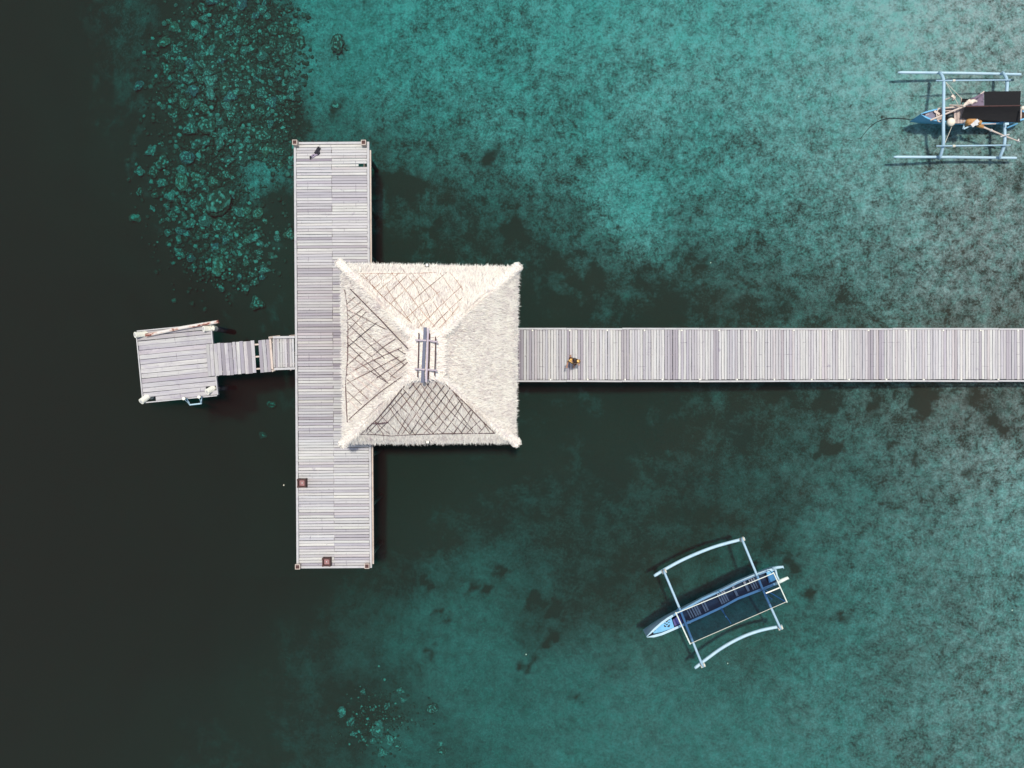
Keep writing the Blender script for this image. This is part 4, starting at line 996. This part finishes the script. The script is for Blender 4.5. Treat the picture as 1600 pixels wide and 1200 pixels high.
# --- boat south of the walkway
bc = P(1120, 942, 0)
b1 = thing('outrigger_boat', 'pale blue outrigger boat with curved floats and a see-through dark awning', 'boat', (bc.x, bc.y, 0.0), R(24.8), BG)
Lp = [(1010, 994.3), (1020, 983), (1032.5, 972), (1043, 964.5), (1054, 958), (1075.8, 946), (1097.5, 934), (1130, 919), (1152.5, 908), (1180.7, 896.2), (1200, 889.3), (1212, 886.5)]
Rp = [(1010.8, 995.6), (1022, 995.5), (1034, 992.3), (1046.6, 987), (1057, 982.5), (1077, 973.6), (1097.5, 964.5), (1130, 949.3), (1152.5, 937), (1185, 924.5), (1204, 917), (1216.5, 911.5)]
zg = [.86, .80, .72, .66, .62, .58, .55, .55, .56, .60, .65, .70]
h1 = hull(b1, Lp, Rp, zg, -0.22, 0.11, M['boat_pale'], M['boat_deep'])
# fore deck with painted marks
def lerp2(a, b_, t_): return (a[0] + (b_[0] - a[0]) * t_, a[1] + (b_[1] - a[1]) * t_)
ins = 0.10
fd = [lerp2(Lp[i], Rp[i], ins) for i in range(1, 4)] + [(1048.5, 963.8), (1053.5, 980.5)] + [lerp2(Rp[i], Lp[i], ins) for i in (3, 2, 1)]
mb = MB(); FZ = .64; pts = [P(x, y, FZ) for x, y in fd]; mb.slab(pts, FZ, 0.05); deck1 = mb.build('fore_deck', M['boat_blue'], h1)
def mark(strokes, z, nm, mat, par, bold=1.0):
    mb = MB()
    for pts, ws in strokes:
        n = len(pts); top = []; bot = []
        for i, (x, y) in enumerate(pts):
            x2, y2 = pts[min(i + 1, n - 1)]; x1, y1 = pts[max(i - 1, 0)]; l_ = math.hypot(x2 - x1, y2 - y1) or 1
            nx_, ny_ = -(y2 - y1) / l_, (x2 - x1) / l_; w = ws[i] * bold
            top.append(P(x + nx_ * w, y + ny_ * w, z)); bot.append(P(x - nx_ * w, y - ny_ * w, z))
        vs = top + bot; mb.add(vs, [(i, i + 1, n + i + 1, n + i) for i in range(n - 1)])
    return mb.build(nm, mat, par)
cxm, cym = 1042.2, 974.2
ring = [(1022.5 + 1.7 * math.cos(a), 984.3 + 1.7 * math.sin(a)) for a in np.linspace(0, 6.283, 13)]
mark([([(cxm - .5, cym - 1.8), (cxm - 2.2, cym - 4.6), (cxm - 4.6, cym - 4.4), (cxm - 5.8, cym - 3)], [.3, 1.1, .8, .2]), ([(cxm - .2, cym - 1.8), (cxm + .8, cym - 5.2), (cxm + 3.0, cym - 6.4), (cxm + 5.2, cym - 5.6)], [.3, .9, .9, .2]),
      ([(cxm - 4.8, cym - .8), (cxm - 3.0, cym - .2), (cxm - 1.8, cym + .8)], [.2, .55, .3]), ([(cxm + 1.2, cym - .4), (cxm + 2.8, cym - 1.8), (cxm + 4.4, cym - 1.8)], [.2, .55, .2]),
      ([(cxm - 1.6, cym + 2.2), (cxm, cym + 1.2), (cxm + 1.4, cym + 1.6)], [.4, .8, .4]), ([(cxm - 4.8, cym + 2.4), (cxm - 3.2, cym + 4.6), (cxm - 1.2, cym + 5.0)], [.3, 1.0, .4]), ([(cxm + .4, cym + 5.2), (cxm + 3.0, cym + 4.2), (cxm + 4.4, cym + 1.4)], [.4, 1.2, .2]),
      ([(1014.3, 990.4), (1016.0, 988.2), (1018.8, 991.6)], [.5, 1.5, .3]), (ring, [.25] * 13)], FZ + 0.004, 'painted_emblem', M['black_paint'], deck1, 1.35)
mb = MB(); q = [P(x, y, .50) for x, y in ((1051.3, 968.2), (1062, 961), (1067, 973.5), (1054.5, 979.8))]; mb.slab(q, .50, 0.04); mb.build('hatch', M['violet'], h1)
# thwarts and loose slats
def thwart(x, wpx, mat, z=.42, lo=.16, hi=.84, sk=7.0):
    i = np.interp(x, [p[0] for p in Lp], range(len(Lp))); j = np.interp(x + sk, [p[0] for p in Rp], range(len(Rp)))
    yl = np.interp(x, [p[0] for p in Lp], [p[1] for p in Lp]); yr = np.interp(x + 12, [p[0] for p in Rp], [p[1] for p in Rp])
    a = lerp2((x, yl), (x + 12, yr), lo); b_ = lerp2((x, yl), (x + 12, yr), hi)
    mb = MB(); mb.beam(P(*a, z), P(*b_, z), wpx * mpp(z), 0.03); mb.build('thwart', mat, h1)
for x, w in ((1071, 2), (1074.5, 2), (1078.5, 2.6), (1082, 2.6), (1085.3, 2.6), (1093.5, 2.6), (1097, 2.6), (1119, 2.6), (1122.3, 2.6), (1125.6, 2.6), (1128.7, 2.4), (1143, 3.6), (1160.5, 3.6), (1168, 2), (1171.5, 2.4), (1175, 2)):
    thwart(x, w, M['slat'], .40 + random.uniform(-.03, .03))
mb = MB(); q = [P(x, y, .46) for x, y in ((1197, 893.5), (1210, 889.5), (1215, 909), (1203, 914.5))]; mb.slab(q, .46, 0.04); mb.build('stern_bench', M['boat_blue'], h1)
# stern horns and transom
mb = MB(); mb.tube([P(1207, 888, .70), P(1215, 886.6, .78), P(1223.5, 885.6, .84), P(1224.3, 888, .80)], [.075, .07, .055, .03], 8); mb.build('stern_horn', M['boat_pale'], h1, True)
mb = MB(); mb.tube([P(1212, 912, .70), P(1222, 906.8, .78), P(1231, 902.8, .82), P(1232.5, 904.8, .80)], [.085, .09, .07, .03], 8); mb.build('stern_horn', M['boat_cream'], h1, True)
mb = MB(); mb.tube([P(1211.5, 889.5, .72), P(1214, 900, .70), P(1219, 909.5, .72)], [.05, .045, .05], 8); mb.build('transom_bar', M['boat_pale'], h1, True)
mb = MB(); mb.box(P(1076, 971.5, .52), (.18, .14, .10)); mb.build('stowed_bag', M['cream_wood'], h1)
# floats and booms
def smooth_line(pts, n=4):
    out = []
    for i in range(len(pts) - 1):
        p0, p1, p2, p3 = pts[max(i - 1, 0)], pts[i], pts[i + 1], pts[min(i + 2, len(pts) - 1)]
        for k in range(n):
            t_ = k / n
            out.append(0.5 * ((2 * p1) + (p2 - p0) * t_ + (2 * p0 - 5 * p1 + 4 * p2 - p3) * t_ ** 2 + (3 * p1 - p0 - 3 * p2 + p3) * t_ ** 3))
    return out + [pts[-1]]
for pts in ([(1022, 900), (1040, 889), (1064, 876), (1092, 863.5), (1122, 852.5), (1163.5, 841.5)], [(1085.5, 1044), (1104, 1029.5), (1130, 1011), (1160, 995), (1190, 984.5), (1222, 978.2)]):
    q = smooth_line([P(x, y, 0.09) for x, y in pts]); mb = MB(); mb.tube(q, [.06] + [.076] * (len(q) - 2) + [.074], 10); mb.build('float', M['boat_pale'], b1, True)
for pts in ([(1036.5, 891, .24), (1041, 901, .60), (1062, 951, .82), (1075, 984, .84), (1094, 1031, .55), (1099, 1042, .24)], [(1158.5, 840.5, .24), (1163, 851, .58), (1182, 897, .82), (1195, 928, .84), (1216, 974, .50), (1220, 983, .24)]):
    q = smooth_line([P(*p) for p in pts], 3); mb = MB(); mb.tube(q, [.045] + [.056] * (len(q) - 2) + [.045], 8); bo = mb.build('boom', M['boom_paint'], b1, True)
for (x, y) in ((1037.5, 893), (1098, 1039.5), (1159.5, 843), (1219, 981)):
    mb = MB(); p = P(x, y, .17); mb.tube([p - Vector((.10, .04, 0)), p + Vector((.10, .04, 0))], .105, 8); mb.build('lashing', M['rope'], b1)
# awning
AZ = 1.62
aw = [(1056.3, 958.3), (1208.8, 895.5), (1229.3, 940), (1078.2, 1005.8)]
nW, nL_ = 8, 16; vs = []
for i in range(nL_ + 1):
    for j in range(nW + 1):
        u, v = i / nL_, j / nW
        x, y = lerp2(lerp2(aw[0], aw[1], u), lerp2(aw[3], aw[2], u), v)
        vs.append(P(x, y, AZ - 0.05 * math.sin(math.pi * v) * math.sin(math.pi * u)))
mb = MB(); mb.add(vs, [(i * (nW + 1) + j, i * (nW + 1) + j + 1, (i + 1) * (nW + 1) + j + 1, (i + 1) * (nW + 1) + j) for i in range(nL_) for j in range(nW)])
awn = mb.build('awning', M['net'], b1, True)
for a, b_, r_, m_ in ((aw[0], aw[1], .020, 'boat_cream'), ((1055.5, 956.5), (1078.5, 1006.5), .032, 'boat_cream'), ((1208.3, 894), (1229.8, 941), .028, 'boat_cream'), (aw[3], aw[2], .014, 'rope'), ((1196.5, 927), (1218, 918.2), .03, 'pipe')):
    mb = MB(); mb.tube([P(*a, AZ + .03), P(*lerp2(a, b_, .5), AZ + .02), P(*b_, AZ + .03)], r_, 7); mb.build('awning_pole', M[m_], awn)
for a, b_ in (((1059, 951), (1057, 958.3)), ((1066, 977), (1077, 1004)), ((1122, 922), (1128, 930)), ((1126, 951), (1142, 974)), ((1201, 890), (1207, 896)), ((1195, 921), (1227, 940)), ((1128, 950), (1134, 964)), ((1192, 924), (1206, 936))):
    mb = MB(); mb.tube([P(*a, .56), P(*b_, AZ - .04)], .022, 6); mb.build('awning_post', M['boat_blue'], awn)

# --- boat north of the walkway
bc = P(1520, 181, 0)
b2 = thing('outrigger_boat', 'fishing outrigger boat with straight floats, black tarpaulin tent and ochre engine', 'boat', (bc.x, bc.y, 0.0), R(-1), BG)
Lp2 = [(1438.3, 178), (1446, 174.5), (1455, 172), (1466, 169.6), (1476, 168.2), (1500, 166.5), (1530, 166), (1560, 167), (1585, 169.5), (1604, 174.5), (1612, 179)]
Rp2 = [(1438.6, 179.4), (1445, 184), (1452, 187.2), (1463, 189.6), (1473, 191.2), (1494, 193), (1524, 194), (1556, 193.5), (1582, 191.5), (1603, 186.5), (1612, 180.5)]
zg2 = [.82, .76, .70, .64, .60, .56, .55, .56, .60, .66, .72]
h2 = hull(b2, Lp2, Rp2, zg2, -0.20, 0.07, M['boat_blue'], M['tan_wood'])
mb = MB(); q = [P(*lerp2(Lp2[i], Rp2[i], .10), .62) for i in range(1, 4)] + [P(*lerp2(Rp2[i], Lp2[i], .16), .62) for i in (3, 2, 1)]; mb.slab(q, .62, .04); fdk = mb.build('fore_deck', M['boat_grey'], h2)
mark([([(1447, 180.5), (1449, 178), (1451.2, 178.6), (1451, 176.8)], [.15, .3, .3, .2]), ([(1457, 189), (1461, 186.5), (1463.5, 188)], [.2, .8, .2])], .626, 'painted_mark', M['foam'], fdk)
for x in (1492.3, 1497, 1501.6, 1506.2):
    mb = MB(); mb.beam(P(x, 168.5, .64), P(x + .4, 192.8, .64), 4.0 * S12, .03); mb.build('deck_board', M['tan_wood'], h2)
for y0, y1 in ((169.8, 171.8), (173, 175)):
    mb = MB(); mb.beam(P(1476, y0, .58), P(1491, y0 - .8, .58), .07, .03); mb.build('side_rail', M['tan_wood'], h2)
mb = MB(); mb.ball(P(1485, 181.3, .50), (.22, .14, .14), 14, 8); o = mb.build('basin', M['dark_basin']); tag(o, 'dark plastic basin on the foredeck of the fishing boat', 'basin')
mb = MB(); mb.ball(P(1485.7, 190.8, .72), (.19, .20, .17), 16, 10); o = mb.build('buoy', M['foam'], None, True); tag(o, 'cream round buoy beside the cross boom of the fishing boat', 'buoy')
rp_ = [P(1468.5 + 5.2 * math.cos(a) , 180 + 10.5 * math.sin(a), .70) for a in np.linspace(0.6, 6.0, 18)]
mb = MB(); mb.tube(rp_, .028, 6); mb.build('hoop', M['cream_wood'], h2)
mb = MB(); mb.beam(P(1459.5, 173.5, .70), P(1468, 179, .70), .10, .05); mb.build('bow_post', M['cream_wood'], h2)
# floats, booms, inner poles
for a, b_ in (((1402.8, 113.2), (1595.3, 116.2)), ((1396, 245.2), (1588.3, 246.8))):
    A_, B2 = P(*a, .05), P(*b_, .05); d = (B2 - A_).normalized()
    mb = MB(); mb.tube([A_, A_ + d * .12, A_.lerp(B2, .5) + Vector((0, .015, 0)), B2 - d * .06, B2], [.03, .062, .066, .062, .045], 10); mb.build('float', M['boat_pale'], b2, True)
for a, b_ in (((1462.5, 126), (1578.8, 125)), ((1463, 228.2), (1578.8, 226.8))):
    mb = MB(); mb.tube([P(*a, .74), P(*lerp2(a, b_, .5), .73), P(*b_, .74)], .036, 8); mb.build('spar', M['boom_paint'], b2, True)
    x = 1490; y = a[1]; mb = MB(); mb.tube([P(x - 2, y, .74), P(x + 2, y, .74)], .062, 8); mb.build('lashing', M['rope'], b2)
for pts in ([(1467.8, 112.3, .22), (1474, 124, .62), (1474.5, 150, .84), (1474, 200, .84), (1473.8, 226, .62), (1467.8, 249, .22)], [(1566.5, 112.5, .22), (1573.5, 126, .58), (1572.5, 150, .62), (1569.8, 200, .62), (1569.3, 226, .58), (1560.6, 249, .22)]):
    q = smooth_line([P(*p) for p in pts], 3); mb = MB(); mb.tube(q, [.05] + [.072] * (len(q) - 2) + [.04], 10); mb.build('boom', M['boom_paint'], b2, True)
# tarpaulin tent
RZ2, SZ2 = 1.08, 0.80
def sheet(grid_fn, nu, nv, nm, mat, par, thick=0.012):
    vs = [grid_fn(i / nu, j / nv) for j in range(nv + 1) for i in range(nu + 1)]
    fs = [(j * (nu + 1) + i, j * (nu + 1) + i + 1, (j + 1) * (nu + 1) + i + 1, (j + 1) * (nu + 1) + i) for j in range(nv) for i in range(nu)]
    mb = MB(); mb.add(vs, fs); return mb.build(nm, mat, par, True)
def tent(a, b_, c, d, za, zc):
    def f(u, v):
        x, y = lerp2(lerp2(a, b_, u), lerp2(d, c, u), v); z = za + (zc - za) * v
        z += 0.025 * mnoise.noise(Vector((x * .12, y * .3, z))) - 0.05 * math.sin(math.pi * v)
        return P(x, y, z)
    return f
tn = sheet(tent((1508.5, 166.5), (1594, 165), (1594.2, 192), (1501.5, 184.5), RZ2, SZ2), 18, 8, 'tarpaulin', M['tarp'], b2)
sheet(tent((1538, 166), (1594, 165), (1595.2, 142.2), (1537.5, 143), RZ2, SZ2), 18, 8, 'tarpaulin', M['tarp'], b2)
sheet(tent((1509, 166.4), (1537.6, 165.9), (1537.2, 143.4), (1526, 149.5), RZ2, SZ2), 10, 7, 'tarpaulin', M['tarp_worn'], b2)
sheet(tent((1503, 154), (1514, 154.2), (1517, 160), (1503, 160.5), .82, .84), 5, 3, 'tarpaulin', M['tarp'], b2)
mb = MB(); mb.tube([P(1508, 166.5, RZ2 - .02), P(1595.5, 165, RZ2 - .02)], .03, 7); mb.build('ridge_pole', M['dark_wood'], b2)
for x0, y0, x1, y1, za, zb, r_ in ((1453.5, 187.8, 1508, 165.6, .72, RZ2 + .03, .042), (1505, 167.5, 1537.5, 143, RZ2 + .02, .84, .03), (1483.8, 164.3, 1507, 165.2, .72, 1.2, .034), (1475, 156.5, 1491, 150, .86, 1.25, .035), (1502, 153, 1502, 166, .84, .6, .028), (1465, 170, 1500, 166.5, .66, .85, .04)):
    mb = MB(); mb.tube([P(x0, y0, za), P(x1, y1, zb)], r_, 7); mb.build('tent_pole', M['cream_wood'], b2)
# cloths knotted on the tent front
random.seed(21)
for pts, ws, m_ in (([(1505, 166.5, 1.16), (1511, 161, 1.12), (1518, 158.5, 1.06), (1526, 158, 1.0)], [.05, .09, .11, .05], 'cloth'), ([(1513, 157, 1.05), (1517, 160.5, 1.1), (1522, 156, 1.02)], [.06, .11, .04], 'cloth'), ([(1517, 155.5, 1.02), (1526, 152.5, .98), (1533, 147.5, .92)], [.05, .06, .03], 'tarp_worn'), ([(1489, 150, 1.26), (1490.5, 153, 1.15), (1488.5, 157.5, .95)], [.06, .07, .03], 'cloth')):
    q = smooth_line([P(*p) for p in pts], 4); ws2 = np.interp(np.linspace(0, len(ws) - 1, len(q)), range(len(ws)), ws)
    mb = MB(); mb.tube([p + Vector((random.uniform(-.02, .02), random.uniform(-.02, .02), 0)) for p in q], [float(w) * random.uniform(.8, 1.2) for w in ws2], 7); mb.build('knotted_cloth', M[m_], b2, True)
for a, b_ in (((1477.5, 128, .68), (1497, 163, .75)), ((1477.5, 128, .68), (1502, 153.5, .84)), ((1476.5, 223.5, .68), (1488, 196, .60))):
    mb = MB(); mb.tube([P(*a), P(*b_)], .012, 5); mb.build('stay', M['rope'], b2)
# engine with its long shaft
en = P(1521, 192.5, .95)
eng = thing('long_tail_engine', 'ochre long tail engine with pale shaft hung on the fishing boat side', 'engine', (en.x, en.y, .95))
mb = MB(); mb.box(P(1517, 191.5, .95), (.36, .26, .26)); mb.ball(P(1513.5, 190.5, 1.0), (.15, .14, .16), 10, 8); eb = mb.build('engine_block', M['engine'], eng)
mb = MB(); mb.tube([P(1528, 191, 1.0), P(1532.5, 191.8, 1.0)], [.12, .10], 10); mb.build('flywheel', M['engine'], eng)
mb = MB(); mb.beam(P(1518, 197, 1.09), P(1528.5, 188, 1.11), .17, .06); mb.beam(P(1524, 188.5, 1.1), P(1526, 196, 1.1), .13, .07); mb.build('cover', M['metal'], eng)
mb = MB(); mb.tube([P(1528, 195, .9), P(1536, 198.5, .86)], [.11, .07], 8); mb.build('gear_case', M['engine'], eng)
mb = MB(); mb.tube([P(1535, 198, .86), P(1564.5, 210.3, .72), P(1579, 216, .55), P(1590, 220, .42)], [.045, .035, .03, .025], 8); sh = mb.build('shaft', M['cream_wood'], eng)
mb = MB(); mb.tube([P(1547.5, 203, .81), P(1549.5, 204, .80)], .065, 8); mb.build('collar', M['metal'], sh)
mb = MB()
for a in (0, 2.09, 4.19):
    c = P(1591, 220.3, .41); mb.beam(c, c + Vector((.02, .10 * math.cos(a), .10 * math.sin(a))), .07, .012)
mb.build('propeller', M['metal'], sh)
mb = MB(); mb.tube([P(1533, 194.2, .95), P(1556, 193.4, 1.0)], .025, 7); mb.build('tiller', M['tan_wood'], eng)
mb = MB(); mb.tube([P(1509, 187, .6), P(1505, 201, .86), P(1506, 201.4, .86), P(1523, 193.5, .9)], .04, 7); mb.build('engine_bracket', M['boat_pale'], b2)
mb = MB(); mb.tube([P(1574, 199.6, .78), P(1590, 193, 1.1)], .033, 7); mb.build('strut', M['boat_blue'], b2)
mb = MB(); mb.tube([P(1563, 213.5, .88), P(1577, 209.8, .88)], .03, 7); mb.build('shaft_rest', M['metal'], b2)
mb = MB(); mb.beam(P(1570, 193.6, .93), P(1576, 193.4, .93), .10, .04); mb.build('boom_cleat', M['boat_pale'], b2)
mb = MB(); mb.ball(P(1600, 169, 1.0), (.16, .11, .11), 12, 8); o = mb.build('buoy', M['foam'], None, True); tag(o, 'cream buoy at the stern behind the black tarpaulin tent', 'buoy')
mb = MB(); mb.tube([P(1595.5, 171, 1.1), P(1595, 186, 1.1)], .03, 7); mb.build('stern_pole', M['cream_wood'], b2)
ap = [P(1439, 181, .55), P(1434, 184.5, .0)] + [P(x, y, bed_under(x, y) + .05) for x, y in ((1422, 186.3), (1405, 184.6), (1388, 184.8), (1371, 190), (1357, 201), (1344, 217))]
mb = MB(); mb.tube(smooth_line(ap, 4), .017, 5)
o = mb.build('anchor_rope', M['dark_rope']); tag(o, 'thin dark anchor rope curving from the fishing boat bow', 'rope')

# scraps afloat
for x, y, r_, lb in ((443.5, 758, .05, 'white scrap of foam floating beside the deck bin'), (822, 1022.5, .04, 'pale scrap floating below the deck, west of the pale blue boat'), (1137, 1036.5, .035, 'white scrap floating beside the curved lower float'), (1581.5, 953.5, .04, 'pinkish scrap floating near the photo edge, east of the pale blue boat'), (1248, 151, .035, 'white scrap floating on the open water above the walkway'), (1110.5, 410.5, .035, 'pale scrap floating just above the walkway')):
    p = P(x, y, .0); mb = MB(); mb.ball((p.x, p.y, .005), (r_ * .55, r_ * .8, r_ * .3), 8, 6); o = mb.build('foam_scrap', M['foam'], None, True); tag(o, lb, 'flotsam', 'scraps floating on the water')
